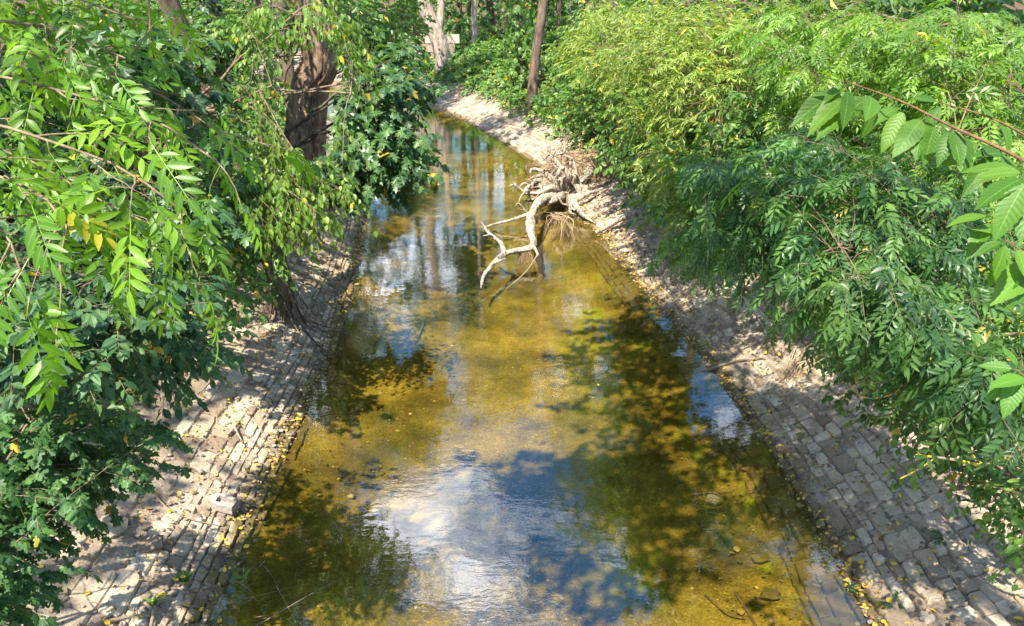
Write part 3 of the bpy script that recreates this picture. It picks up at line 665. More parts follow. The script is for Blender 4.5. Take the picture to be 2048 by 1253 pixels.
for i, (x, y, Y, r, lean, bk, lb) in enumerate(FAR):
    a = at(x, y, Y=Y); a[2] = min(a[2], gz(a[0], Y)) - .3
    p = [a, at(x + lean*.5, y - 70, Y=Y), at(x + lean, 0, Y=Y), at(x + lean*1.6, -160, Y=Y), at(x + lean*2, -290, Y=Y)]
    tx = p[-1]
    hz = (25, 17, 26, 23, 25, 14, 21)[i]; p.append((tx[0] + .4, Y, hz + 1.))
    tall_tree('woodland_tree', lb, p, r, [((tx[0] + (-.8 if i % 2 else .5), Y + 1, hz - 5), (2.4, 2.4, 6.5), 76)], M[bk], leaf=.32, seed=60 + i, group='far woodland trunks', per_m=13, gnarl=.06, flare=.2, spacing=.34, length=.9)
# tall trees beside the frame: some crowns mirrored, the near ones unseen and shaped to shade
TALL = [((7.8, 9.5), 15, .24, [((6.0, 11, 9), (2.0, 3.0, 2.6), 44)], 'tall tree on the right bank, its crown mirrored beside the sky patch'),
        ((8.5, 17), 18, .28, [((6.2, 18, 11), (2.3, 3.2, 4.5), 60), ((4.9, 17, 15.5), (2.2, 2.2, 2.2), 26), ((1.2, 14.5, 15.2), (2.4, 1.1, 1.1), 8)], 'tall tree behind the willow thicket, mirrored in the water'),
        ((7.0, 26), 19, .26, [((4.9, 27, 11.5), (2.0, 3.0, 5.0), 66), ((2.4, 28, 15), (1.0, 1.4, 1.6), 9)], 'tall tree on the far right bank behind the fallen root stump'),
        ((5.0, 40), 24, .28, [((3.0, 40, 15), (3.0, 3, 6.5), 70), ((-.8, 40, 13), (1.9, 2, 5), 44)], 'tall tree far right beyond the bend'),
        ((-8.8, 23), 19, .28, [((-6.6, 23.5, 11.5), (2.4, 3.2, 4.6), 66), ((-4.2, 21, 15), (2.0, 2.2, 3.0), 40)], 'tall tree on the left bank beyond the oak'),
        ((-9.5, 33), 22, .28, [((-6.8, 32, 7.8), (2.0, 2.5, 2.6), 44), ((-7.4, 33, 13), (2.8, 3, 5.6), 66), ((-4.2, 35, 16), (1.3, 2, 3), 14)], 'tall tree on the inside of the far bend'),
        ((-8.9, 8), 13, .24, [((-7.6, 6.5, 9.0), (1.3, 3.2, 1.6), 40)], 'unseen tall tree above the left thicket, its crown shaped to shade the left bank'),
        ((-7.5, -1.5), 13, .26, [((-6.7, 1.2, 9.0), (1.2, 3.0, 1.4), 40)], 'unseen tall tree at the near left above the ash branches, its crown shaped to shade the bank'),
        ((3.9, -3.2), 10, .22, [((-.2, 4.8, 7.7), (1.2, 3.2, .6), 84)], 'unseen leaning tree near right, its boughs placed to shade the right shallows'),
        ((-6.0, -8), 15, .28, [((-5.5, -4.8, 11), (2.6, 2.0, 1.6), 24)], 'unseen tall tree behind the viewpoint on the left, added for dappled shade'),
        ((4.6, -5.5), 11, .26, [((-1.6, 2.1, 7.5), (1.4, 1.2, .6), 46)], 'unseen tall tree behind the viewpoint on the right, its crown added to shade the water')]
for i, ((x, y), h, r, blobs, lb) in enumerate(TALL):
    c = np.array(blobs[0][0]); z0 = gz(x, y) - .2
    p = [(x, y, z0), (x*.98, y + .1, z0 + h*.3), (x*.8 + c[0]*.2, y*.8 + c[1]*.2, z0 + h*.6), (c[0]*.6 + x*.4, c[1]*.6 + y*.4, h)]
    tall_tree('tall_tree', lb, p, r, blobs, M['darkbark'], leaf=.19, seed=90 + i, group='tall trees lining the stream', gnarl=.12, start=.72 if y < -3 and x > 0 else .35)

# ------------------------------------------------------------------ shrubs and boughs in view
def region(pts, n, d0, d1, rng, jit=28):
    "targets scattered inside a list of image ellipses (x, y, rx, ry), each at its own real depth"
    P = []; wts = np.array([p[2]*p[3] for p in pts], float); wts /= wts.sum()
    for k in rng.choice(len(pts), n, p=wts):
        x, y, rx, ry = pts[k][:4]; a, q = rng.uniform(0, 6.283), rng.uniform(0, 1)**.5
        d = rng.uniform(*(pts[k][4:6] if len(pts[k]) > 4 else (d0, d1)))
        P.append(at(x + rx*q*math.cos(a), y + ry*q*math.sin(a), d))
    return np.array(P)
def shrub(name, label, base, pts, n, d0, d1, kinds, lm, size, per_m, seed, stems=5, spacing=.12, length=.3, droop=.2, lift=.18, n_obj=0, okinds=None, wood='twig', stem_r=.035,
          cat='shrub', group=None, hang=.15, ang=.9, njit=.35, start=.4, br=.010, twr=.003, up=.05, flat=.35, dx=0):
    rng = np.random.default_rng(seed); T = region([(p[0] + dx, *p[1:]) for p in pts], n, d0, d1, rng); base = np.array(base, float)
    # a handful of main stems climb from the base towards the mass, boughs leave the nearest stem
    cen = T[rng.choice(len(T), stems, replace=False)]; mains = []
    for c in cen:
        e = base + (c - base)*1.0; mains.append(bough(base + rng.normal(0, .22, 3)*[1, 1, 0], e, .12, rng, 24))
    allp = np.vstack([m_[6:] for m_ in mains]); B = []
    for t in T:
        dist = np.linalg.norm(allp - t, axis=1); cand = np.argsort(dist)[:10]; a = allp[rng.choice(cand)]
        if np.linalg.norm(a - t) < .18: a = allp[cand[-1]]
        B.append(bough(a, t, lift, rng, 12))
    if base[0] < -4: B = [q for q in B if oak_gap(q).all()]
    tw = twigs_on(B, spacing, length, rng, start, droop=droop, up_bias=up, flat=flat)
    if base[0] < -4: k_ = oak_gap(tw[0] + tw[1]*tw[2][:, None]*.6); tw = tuple(q[k_] for q in tw)
    root = plant(name, label, cat, base, [stem(m_, stem_r, stem_r*.25, n=24, sides=7, wob=.1, name='stem') for m_ in mains], tw, kinds, M[lm], M[wood], size, per_m, n_obj, group, seed, hang, ang, njit, twr, True, 'foliage', okinds, cull=oak_gap if base[0] < -4 else None)
    boughs_part(root, B, br, M[wood], seed)
    return root
def oak_gap(P):
    "the boughs part in front of the old oak trunk"
    x, y, d = project(P); f = fbm(np.stack([x*.05, y*.05, x*0 + 4], -1), 2)
    return ~((np.abs(x - 622) < 50 + 26*f) & (y > 92 + 30*f) & (y < 268 + 40*f) & (d < 16.5))
G = lambda x, y: (x, y, gz(x, y) - .08)
# left, near
shrub('hornbeam', 'dark green hornbeam boughs with overlapping pointed leaves at mid left', G(-4.3, 3.6), [(260, 580, 220, 55, 4.0, 5.0), (120, 690, 180, 80, 3.6, 4.6), (330, 690, 125, 80, 4.6, 5.4), (60, 590, 150, 60, 3.8, 5.0), (250, 770, 160, 45, 4.6, 5.3), (440, 560, 40, 50, 5.6, 6.4), (20, 500, 120, 60, 4, 5.5)], 135, 4, 5,
      'ovate', 'hornbeam', .076, 46, 201, spacing=.11, length=.32, droop=.25, n_obj=300, okinds='ovate_hi', hang=.25, flat=.2, br=.005, stem_r=.016, dx=-30)
shrub('field_maple', 'field maple foliage with small lobed leaves in the lower left corner', G(-4.6, 3.2), [(120, 890, 210, 110, 4.2, 5.4), (50, 1060, 130, 150, 4.0, 5.0), (270, 900, 120, 80, 4.8, 5.8), (40, 1220, 85, 90, 3.9, 4.8), (190, 990, 90, 60, 4.8, 5.6), (60, 960, 120, 100, 4.4, 5.6)], 135, 4, 5,
      'fmaple', 'fmaple', .067, 48, 202, spacing=.11, length=.28, droop=.35, n_obj=300, hang=.45, br=.005, stem_r=.016, dx=-45)
# left, behind
shrub('sycamore', 'sycamore with broad lobed leaves leaning over the water at left', G(-6.0, 14.5), [(745, 230, 85, 100, 12.5, 15), (800, 310, 75, 75, 12.5, 14.5), (710, 330, 60, 60, 12, 14), (760, 120, 70, 70, 13, 15.5), (845, 170, 24, 40, 14, 15), (700, 210, 40, 80, 13, 15)], 150, 12, 15,
      'maple', 'maple', .20, 15, 203, spacing=.22, length=.5, n_obj=300, hang=.5, stem_r=.06, wood='darkbark', br=.012, lift=.1)
shrub('maple', 'grey green maple with lobed leaves behind the ash branch at upper left', G(-6.2, 8.5), [(330, 130, 100, 90, 7.5, 9), (240, 90, 90, 90, 7, 8.5), (400, 250, 70, 70, 8, 9.5), (330, 440, 130, 60, 7, 8.5), (460, 400, 60, 60, 8.5, 9.5), (200, 400, 140, 80, 6.5, 8), (430, 480, 50, 40, 8, 9)], 120, 7, 9,
      'maple', 'maple', .15, 16, 204, spacing=.2, length=.4, n_obj=200, hang=.45, stem_r=.045, wood='darkbark', br=.010)
shrub('weeping_hornbeam', 'pale green weeping boughs hanging in front of the oak trunk', G(-6.5, 10.5), [(590, 40, 110, 45, 8.5, 10), (690, 60, 50, 55, 9, 10.5), (540, 180, 40, 90, 8.5, 9.5), (620, 320, 80, 50, 8.5, 9.5), (670, 420, 60, 50, 8.5, 9.3), (590, 440, 70, 60, 8.2, 9.2), (725, 110, 30, 60, 9.5, 10.5), (560, 300, 60, 70, 8.4, 9.4), (690, 150, 35, 50, 9, 10)], 110, 8, 10,
      'ovate', 'weeping', .09, 28, 205, spacing=.13, length=.42, droop=.65, lift=.3, n_obj=0, hang=.9, stem_r=.04, wood='twig', br=.007, up=-.15)
shrub('hazel', 'shadowy hazel thicket between the maple and the oak trunk', G(-6.8, 13), [(480, 120, 90, 110, 11.5, 13.5), (440, 330, 100, 90, 10.5, 13), (380, 40, 120, 50, 11, 13), (530, 400, 70, 90, 10, 11), (500, 520, 60, 50, 8.6, 9.8), (460, 600, 40, 50, 8, 9), (650, 300, 50, 40, 14, 15.5)], 150, 11, 13,
      'ovate', 'bramble', .12, 22, 206, spacing=.2, length=.45, hang=.3, twr=0, stem_r=.04, wood='darkbark', br=.008)
shrub('elm_thicket', 'leafy elm thicket filling the upper left background', G(-8.5, 16), [(260, 60, 260, 90, 12, 16), (120, 300, 180, 160, 9, 13), (420, 60, 160, 60, 14, 18), (700, 30, 80, 40, 18, 22), (560, 60, 70, 70, 16, 19), (300, 300, 200, 120, 11, 14), (20, 60, 80, 80, 8, 11)], 270, 12, 16,
      'ovate_lo', 'crown', .17, 18, 207, spacing=.26, length=.6, hang=.3, twr=0, stem_r=.05, wood='darkbark', br=.010)
shrub('elder_bush', 'leafy bush on the inside of the bend behind the sycamore', G(-8.2, 27), [(740, 60, 80, 60, 24, 30), (790, 100, 50, 60, 26, 32), (690, 40, 60, 50, 22, 27), (815, 40, 40, 50, 34, 40)], 130, 24, 30,
      'ovate_lo', 'crown', .24, 14, 213, spacing=.34, length=.7, hang=.3, twr=0, stem_r=.06, wood='darkbark')
# right
shrub('willow', 'willow thicket with narrow yellow green leaves on the right bank', G(6.2, 13.5), [(1330, 110, 170, 120, 10, 14), (1240, 60, 110, 80, 13, 17), (1420, 200, 110, 120, 9.5, 12), (1450, 60, 120, 70, 10, 13), (1330, 280, 90, 80, 10.5, 12.5), (1410, 400, 80, 90, 8.8, 10.5), (1180, 100, 70, 70, 16, 19)], 260, 10, 14,
      'willow', 'willow', .115, 62, 208, stems=9, spacing=.15, length=.5, droop=.30, lift=.25, hang=.3, ang=.75, stem_r=.04, br=.007, njit=.8, up=.05, flat=.8, twr=.0025)
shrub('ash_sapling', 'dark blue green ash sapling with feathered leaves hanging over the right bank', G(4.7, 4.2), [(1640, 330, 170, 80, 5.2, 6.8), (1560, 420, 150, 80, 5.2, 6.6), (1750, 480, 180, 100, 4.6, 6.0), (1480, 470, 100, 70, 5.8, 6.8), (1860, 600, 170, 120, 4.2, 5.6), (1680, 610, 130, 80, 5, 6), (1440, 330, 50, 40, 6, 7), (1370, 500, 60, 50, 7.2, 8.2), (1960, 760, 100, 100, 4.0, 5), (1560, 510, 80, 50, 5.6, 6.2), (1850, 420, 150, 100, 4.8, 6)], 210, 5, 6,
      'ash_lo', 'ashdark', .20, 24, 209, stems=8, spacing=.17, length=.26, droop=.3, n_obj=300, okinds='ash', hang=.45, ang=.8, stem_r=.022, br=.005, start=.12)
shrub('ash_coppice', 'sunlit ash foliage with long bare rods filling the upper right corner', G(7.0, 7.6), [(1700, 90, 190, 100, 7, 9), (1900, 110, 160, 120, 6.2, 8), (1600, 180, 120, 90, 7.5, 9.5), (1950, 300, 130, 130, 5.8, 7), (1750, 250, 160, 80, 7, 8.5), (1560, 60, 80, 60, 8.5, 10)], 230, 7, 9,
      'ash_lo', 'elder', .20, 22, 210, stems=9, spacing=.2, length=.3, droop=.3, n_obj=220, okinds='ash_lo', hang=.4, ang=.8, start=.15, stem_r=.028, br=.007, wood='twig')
shrub('dogwood', 'broad leaved sunlit shrub on the right bank below the reddish trunk', G(2.9, 22.5), [(1120, 210, 45, 35, 21, 25), (1190, 170, 70, 70, 20, 24), (1270, 210, 90, 70, 17, 21), (1140, 100, 40, 70, 24, 28), (1340, 350, 70, 60, 12.5, 15), (1260, 290, 70, 45, 15.5, 17.5), (1420, 300, 60, 60, 11, 12.5)], 260, 20, 24,
      'ovate', 'bramble', .15, 19, 211, spacing=.25, length=.6, hang=.3, twr=0, stem_r=.04, br=.008)
shrub('elm_sapling', 'low elm saplings crowding the lower right paving edge', G(5.2, 5.4), [(1790, 800, 110, 60, 5.8, 7), (1940, 910, 110, 70, 5.2, 6.2), (2040, 1020, 60, 70, 5, 5.8), (2050, 1130, 45, 60, 4.7, 5.3), (1670, 720, 60, 45, 6.6, 7.6), (1900, 800, 120, 70, 5.2, 6.2)], 130, 5, 6,
      'ovate', 'bramble', .075, 34, 214, stems=8, spacing=.12, length=.26, droop=.25, n_obj=200, okinds='ovate_hi', hang=.25, stem_r=.015, br=.005, start=.2)
shrub('spindle_bush', 'broad leaved bush between the willow and the ash sapling', G(5.0, 9.6), [(1430, 330, 90, 70, 8.4, 9.6), (1500, 260, 90, 70, 8.2, 9.6), (1370, 440, 60, 50, 8.4, 9.4), (1330, 400, 50, 60, 9.6, 10.8)], 90, 8, 9,
      'ovate', 'bramble', .10, 26, 215, stems=6, spacing=.15, length=.35, droop=.3, hang=.3, stem_r=.03, br=.006, twr=0)
shrub('backdrop_shrub', 'tall leafy shrub closing the view behind the willow thicket', G(8.5, 20), [(1500, 80, 250, 110, 16, 22), (1250, 60, 130, 80, 22, 27), (1900, 60, 200, 100, 10, 13), (1700, 150, 300, 100, 11, 14), (1780, 10, 260, 40, 11, 16)], 280, 16, 22,
      'ovate_lo', 'crown', .2, 15, 212, spacing=.3, length=.7, hang=.3, twr=0, stem_r=.05)

# ------------------------------------------------------------------ near ash branch at upper left (every feathered leaf a part)
rng = np.random.default_rng(301); base = np.array(G(-4.6, .6))
lead = [[at(-330, 60, 2.9), at(-60, 40, 2.8), at(120, 60, 2.7), at(260, 120, 2.6), at(300, 60, 2.6)],
        [at(-330, 160, 2.7), at(-40, 150, 2.6), at(150, 190, 2.5), at(300, 235, 2.45), at(400, 300, 2.4)],
        [at(-330, 230, 2.5), at(-60, 240, 2.4), at(120, 290, 2.3), at(250, 340, 2.3), at(360, 420, 2.3)],
        [at(-330, 330, 2.3), at(-60, 340, 2.2), at(60, 380, 2.15), at(130, 440, 2.1), at(120, 530, 2.1)],
        [at(-330, -80, 3.0), at(-20, -60, 3.0), at(160, 0, 2.9), at(270, 40, 2.9)],
        [at(-330, 420, 2.2), at(-100, 420, 2.1), at(0, 450, 2.1), at(40, 540, 2.05)],
        [at(-330, 100, 2.8), at(-30, 100, 3.1), at(170, 130, 3.1), at(320, 190, 3.0), at(430, 260, 2.9)],
        [at(-330, 260, 2.6), at(0, 300, 2.8), at(180, 390, 2.8), at(300, 450, 2.75)]]
hub = np.array([-3.6, .9, 4.2]); Bs = [resample(l_, 24) for l_ in lead]
sub_ = []
for b in Bs:
    for k in range(8, 24, 3):
        d = unit(b[k] - b[k - 1]); s = np.cross(d, [0, 0, 1.]); e = b[k] + d*rng.uniform(.10, .28) + s*rng.choice([-1, 1])*rng.uniform(.08, .26) + [0, 0, rng.uniform(-.06, .06)]; sub_.append(bough(b[k], e, .05, rng, 8))
tw = twigs_on(Bs + sub_, .11, .07, rng, .25, droop=.2, tipl=1)
stems = [stem([base, (-4.3, .7, 2.6), hub], .09, .05, n=24, sides=12)] + [stem([hub + rng.normal(0, .1, 3), l_[0] + [0, 0, 0], *l_[1:]], .016, .003, n=30, sides=6) for l_ in lead]
r_ = plant('ash_tree', 'bright green feathered ash branches reaching in from the upper left', 'tree', base, stems, tw, 'ash', M['ash'], M['twig'], .17, 24, 300, None, 301, .25, .85, .4, .0025, True, 'foliage')
boughs_part(r_, sub_, .004, M['twig'])

# ------------------------------------------------------------------ cherry branch at right, leaf by leaf
base = np.array(G(4.6, 1.2)); root = tag(empty('cherry_tree', base), 'cherry branch with large toothed leaves reaching in from the right edge', 'tree')
def lim(name, pts, r0, r1, mat='redtwig', n=24): mb = MB(); tube(mb, pts, r0, r1, n, 8, .1, 3); return mb.build(name, M[mat], root)
hubc = at(2300, 520, 1.55)
lim('trunk', [base, (4.2, 1.2, 2.2), (3.4, 1.25, 3.4), hubc], .07, .018, 'darkbark')
lim('branch', [hubc, at(2130, 380, 1.62), at(2030, 312, 1.7), at(1900, 252, 1.85), at(1800, 202, 2.0), at(1690, 163, 2.15)], .0058, .0016)
lim('branch', [at(2130, 380, 1.62), at(2090, 300, 1.8), at(1990, 240, 2.0), at(1880, 205, 2.1)], .005, .0015)
lim('branch', [hubc, at(2150, 440, 1.5), at(2060, 350, 1.5)], .008, .003)
lim('branch', [hubc, at(2180, 700, 1.6), at(2080, 760, 1.7), at(2030, 740, 1.75)], .009, .003)
lim('branch', [at(2150, 440, 1.5), at(2090, 520, 1.6), at(2010, 480, 1.65)], .005, .002)
CH = []
for V, T, C in LEAF['cherry']:
    me = mesh_np('leaf', V, T, None, C, True); me.materials.append(M['cherry']); CH.append(me)
rng = np.random.default_rng(77); loc = np.array(root.location); pet = MB(); tube(pet, [(0, -.19, .03), (0, -.09, .02), (0, .02, 0)], .012, .010, 5, 4, 0, 1); STALK = pet.build('leaf_stalk', M['cherry']); _s = STALK; STALK = STALK.data; bpy.data.objects.remove(_s)
CL = [(1697,168,1640,135,2.15,.1),(1697,170,1690,255,2.15,.5),(1690,170,1645,200,2.2,.2),(1695,172,1590,232,2.25,.2),(1720,178,1618,245,2.2,.1),(1745,188,1736,235,2.1,.8),(1752,190,1640,250,2.2,.1),(1760,195,1730,275,2.25,.6),
      (1800,210,1750,245,2.1,.0),(1812,212,1765,300,2.0,.5),(1850,230,1795,300,1.95,.5),(1855,232,1830,300,1.95,.6),(1870,240,1850,330,2.0,.4),(1880,245,1900,300,1.9,.5),(1900,250,1925,330,1.85,.5),(1905,255,1880,320,1.85,.4),(1915,255,1870,245,1.9,0),
      (1930,262,1935,345,1.85,.6),(1960,280,1985,340,1.8,.6),(1965,280,1890,330,1.9,.2),(1990,300,1930,390,1.8,.4),(2000,300,2030,370,1.75,.5),(2010,310,1960,300,1.8,0),(1880,205,1830,190,2.1,0),(1885,207,1850,260,2.1,.4),(1990,240,1960,210,2.0,0),(1995,243,2030,300,2.0,.5),
      (2055,345,1960,345,1.5,.1),(2058,350,1955,400,1.45,.3),(2060,352,1990,470,1.42,.4),(2062,350,2048,470,1.45,.6),(2020,335,1950,360,1.7,.1),(2040,325,2080,420,1.6,.5),(2050,340,1930,330,1.55,.0),
      (2010,480,1950,510,1.65,.3),(2012,478,1990,570,1.65,.5),(2030,490,2060,560,1.6,.5),(2015,475,1950,455,1.7,0),
      (2035,740,1960,730,1.75,.1),(2033,742,1975,800,1.72,.3),(2040,745,2010,830,1.7,.5),(2045,750,2060,830,1.7,.5),(2040,738,2000,690,1.8,0),(2060,755,1985,770,1.68,.2),
      (1985,430,1900,440,1.75,.1),(1990,440,1935,500,1.72,.4),(2090,520,2030,610,1.6,.4),(2085,515,1990,600,1.62,.3)]
for bx, by, tx, ty, d, tow in CL:
    a = at(bx, by, d); e = at(tx, ty, d - .05*tow + rng.uniform(-.04, .04)); Yv = e - a; Lf = np.linalg.norm(Yv)*1.06; Yv = unit(Yv)
    Zv = unit(np.array([0, 0, 1.])*(1 - tow*.55) - FW*(.35 + tow*.6) + rng.normal(0, .22, 3)); Zv = unit(Zv - Yv*(Zv @ Yv)); Xv = np.cross(Yv, Zv)
    s0 = a + Yv*Lf*.13; Lf *= .87
    o = bpy.data.objects.new('leaf', CH[int(rng.integers(3))]); COL.objects.link(o); o.parent = root
    R_ = np.eye(4); R_[:3, 0] = Xv*Lf*rng.uniform(.85, 1.05); R_[:3, 1] = Yv*Lf; R_[:3, 2] = Zv*Lf; R_[:3, 3] = s0 - loc; o.matrix_basis = Matrix(R_.tolist())
    st = bpy.data.objects.new('leaf_stalk', STALK); COL.objects.link(st); st.parent = o

# ------------------------------------------------------------------ ground cover on the slopes
def cover(name, label, n, ufun, yr, side, mat, size, seed, kinds='tri', hgt=.35, mask=None, cat='ground cover'):
    rng = np.random.default_rng(seed); y = yr[0] + (yr[1] - yr[0])*rng.uniform(0, 1, n)**1.35; u = rng.uniform(ufun[0], ufun[1], n)
    x = np.where(side > 0, xr(y) + u*np.sqrt(1 + np.interp(y, _yy, _sr)**2), xl(y) - u*np.sqrt(1 + np.interp(y, _yy, _slp)**2)) if side else 0
    c = fbm(np.stack([x*.9, y*.9, x*0 + seed], -1), 3); keep = rng.uniform(-.45, .5, n) < c + .15 + np.clip(u - ufun[0] - .5, -.5, .3)
    if mask is not None: keep &= mask(x, y, u)
    x, y, u, c = x[keep], y[keep], u[keep], c[keep]; n = len(x)
    hmax = hgt*(.35 + np.clip(c + .4, 0, 1.4))*np.clip((u - ufun[0])/.5 + .15, .1, 1); z = ground_z(x, y) + hmax*rng.uniform(.05, 1, n)**.6
    P = np.stack([x, y, z], -1); Z = unit(rng.normal(0, .42, (n, 3)) + [-.35*side, -.25, 1.]); Y = unit(rng.normal(0, 1, (n, 3)) + [-.5*side, -.4, -.3]); Y = unit(Y - Z*(Y*Z).sum(1, keepdims=True)); X = np.cross(Y, Z)
    mb = MB(); bake(mb, LEAF[kinds], (P, X, Y, Z, size*rng.uniform(.6, 1.3, n)*(1 + .02*y)), rng); return tag(mb.build(name, M[mat], None, False), label, cat, None, 'stuff')
cover('bramble_cover', 'low bramble leaves carpeting the right slope', 44000, (1.15, 5.5), (3.5, 26), 1, 'bramble', .075, 401, hgt=.5, mask=lambda x, y, u: (u > 1.35 + .3*np.sin(y*1.3) + np.where(y > 19, .1, 0)))
cover('bramble_cover', 'dense leafy undergrowth on the far right bank around the trunks', 34000, (1.05, 10), (23, 56), 1, 'bramble', .10, 402, hgt=.9)
cover('bramble_cover', 'low leafy undergrowth covering the left slope', 36000, (1.35, 6.0), (3.5, 30), -1, 'bramble', .08, 403, hgt=.5, mask=lambda x, y, u: (u > 1.45 + .25*np.sin(y*1.7)))
cover('ivy_cover', 'dark ivy and elm seedlings on the lower right slope', 9000, (1.5, 4), (3.5, 11), 1, 'fmaple', .075, 404, kinds='ovate', hgt=.35, mask=lambda x, y, u: (u > 1.55 + .3*np.sin(y*1.3)))
# the wood beyond: one distant mass
rng = np.random.default_rng(55); n = 26000; mb = MB()
P = np.stack([rng.uniform(-34, 30, n), rng.uniform(50, 84, n), rng.uniform(0, 1, n)], -1); cl = fbm(np.c_[P[:, :2]*.28, P[:, 2]*3], 3)
P[:, 2] = 2.0 + P[:, 2]*(9 + 6*cl); keep = cl > -.16; P = P[keep]; n = len(P)
Z = unit(rng.normal(0, .6, (n, 3)) + [-.1, -.5, .8]); Y = unit(rng.normal(0, 1, (n, 3))); Y = unit(Y - Z*(Y*Z).sum(1, keepdims=True)); X = np.cross(Y, Z)
bake(mb, LEAF['tri'], (P, X, Y, Z, rng.uniform(.25, .5, n)), rng); tag(mb.build('far_wood', M['crown'], None, False), 'distant sunlit wood beyond the bend', 'wood', None, 'stuff')

# ------------------------------------------------------------------ far stone wall
wr_ = tag(empty('stone_wall', at(868, 150, Y=49)), 'sunlit old stone wall behind the pale forked trunk', 'wall'); loc = np.array(wr_.location); rng = np.random.default_rng(9)
zb = float(loc[2]) - 1.2; x0 = at(800, 150, Y=49)[0]; x1 = at(903, 150, Y=49)[0]
for r_i in range(7):
    x = x0 + (r_i % 2)*.25 - .3
    while x < x1:
        wd = rng.uniform(.5, .95); V = []
        for dx in (0, wd - .03):
            for dy in (0, .5):
                for dz in (0, .48): V.append([x + dx + rng.normal(0, .012), 49 + dy + rng.normal(0, .02), zb + r_i*.51 + dz + rng.normal(0, .012)])
        link('block', mesh_np('block', np.array(V) - loc, None, [[0,4,5,1],[2,3,7,6],[0,1,3,2],[4,6,7,5],[1,5,7,3],[0,2,6,4]], np.zeros((8, 3))), M['wall'], wr_)
        x += wd
mb = MB(); mb.add([[x0 - .2, 49.1, zb - .5], [x1 + .2, 49.1, zb - .5], [x1 + .2, 49.1, zb + 3.5], [x0 - .2, 49.1, zb + 3.5], [x0 - .2, 49.45, zb - .5], [x1 + .2, 49.45, zb - .5], [x1 + .2, 49.45, zb + 3.5], [x0 - .2, 49.45, zb + 3.5]], None, [[0,1,2,3],[5,4,7,6],[3,2,6,7],[4,0,3,7],[1,5,6,2]])
mb.build('mortar', M['concrete'], wr_, False)

# ------------------------------------------------------------------ the stranded root stump
base = at(1130, 412, z=0); root = tag(empty('root_stump', base), 'bleached fallen tree stump with upturned roots lying at the right water edge', 'driftwood'); rng = np.random.default_rng(17)
def part(name, pts, r0, r1, mat='drift', n=24, sides=9, wob=.25, gn=.05, ridges=0, rd=0, rad=None, seed=0):
    mb = MB(); tube(mb, pts, r0, r1, n, sides, wob, seed, ridges, rd, gnarl=gn, rad=rad); return mb.build(name, M[mat], root)
D = 19.8
part('stump', [at(1185, 372, D + .5), at(1150, 378, D + .2), at(1112, 382, D - .1), at(1088, 392, D - .3)], .4, .2, n=40, sides=28, rad=[.20, .36, .42, .34, .14], ridges=4, rd=.07, wob=.6, gn=.2, seed=3)
roots = [[(1110,380,19.5),(1085,372,19.2),(1060,375,19.0),(1046,392,18.8)], [(1115,388,19.5),(1090,392,19.2),(1066,398,19.0),(1050,402,18.9)], [(1120,375,19.6),(1100,352,19.3),(1075,352,19.0),(1055,362,18.9)],
         [(1130,372,19.7),(1125,345,19.4),(1105,330,19.2),(1092,322,19.1)], [(1140,375,19.7),(1150,350,19.4),(1148,322,19.3),(1130,306,19.4)], [(1150,372,19.8),(1172,350,19.8),(1180,325,20.0),(1165,308,20.2)],
         [(1160,375,19.9),(1190,360,20.0),(1205,335,20.2),(1212,318,20.3)], [(1120,392,19.4),(1108,400,18.9),(1082,412,18.5),(1060,420,18.3)], [(1135,395,19.4),(1142,408,19.0),(1138,420,18.7),(1150,432,18.4)],
         [(1140,400,19.3),(1160,396,19.1),(1185,386,19.2),(1222,372,19.4)], [(1150,405,19.0),(1152,418,18.6),(1165,436,18.2),(1200,448,17.8)], [(1105,370,19.4),(1078,362,19.0),(1062,368,18.8),(1058,380,18.8)],
         [(1125,365,19.5),(1140,352,19.1),(1132,338,19.0),(1116,345,18.9),(1118,358,18.9)], [(1112,378,19.3),(1095,380,19.0),(1070,386,18.8),(1052,385,18.7)], [(1160,380,19.8),(1180,388,19.6),(1200,400,19.5),(1215,410,19.6)]]
roots += [[(1150,362,20.1),(1172,332,20.2),(1188,314,20.3),(1204,304,20.4)], [(1160,366,20.0),(1192,346,20.1),(1214,338,20.2),(1230,350,20.3)], [(1135,362,19.8),(1118,328,19.6),(1102,312,19.6),(1084,318,19.6)],
          [(1140,360,19.9),(1142,330,19.9),(1160,312,20.0),(1178,300,20.1)], [(1112,370,19.4),(1092,348,19.2),(1072,338,19.1),(1056,346,19.0)], [(1165,372,20.0),(1196,372,19.9),(1222,362,20.0),(1240,352,20.2)]]
def jag(q, k=.05):
    q = np.array([at(*p) for p in q]); return q + rng.normal(0, k, q.shape)*np.linspace(.2, 1, len(q))[:, None]
for i, q in enumerate(roots): part('root', jag(q), rng.uniform(.08, .15), rng.uniform(.012, .04), n=26, sides=12, wob=.6, gn=.07, ridges=4, rd=.025, seed=i + 5)
for i in range(20):
    q = roots[rng.integers(0, 15)]; k = rng.integers(0, len(q)); s0 = at(*q[k]) + rng.normal(0, .05, 3); d = rng.normal(0, 1, 3)*[1, .7, .8] + [-.4, -.2, .1]; d = unit(d)*rng.uniform(.25, .7)
    part('root', [s0, s0 + d*.4 + rng.normal(0, .07, 3), s0 + d*.7 + rng.normal(0, .1, 3), s0 + d + rng.normal(0, .1, 3)], rng.uniform(.018, .045), rng.uniform(.004, .016), n=14, sides=6, wob=.5, gn=.07, seed=i + 70)
pb = [at(1105, 392, 19.2), at(1078, 405, 18.2), at(1063, 432, 17.2), at(1062, 465, 16.2), at(1066, 492, 15.4), at(1040, 500, 15.3), at(1008, 508, 15.0), at(985, 528, 14.5), at(968, 552, 14.1), at(963, 577, 13.8)]
part('branch', pb, .13, .035, n=80, sides=14, wob=.5, gn=.03, ridges=4, rd=.02, rad=[.15, .13, .105, .105, .12, .085, .07, .062, .052, .022], seed=40)
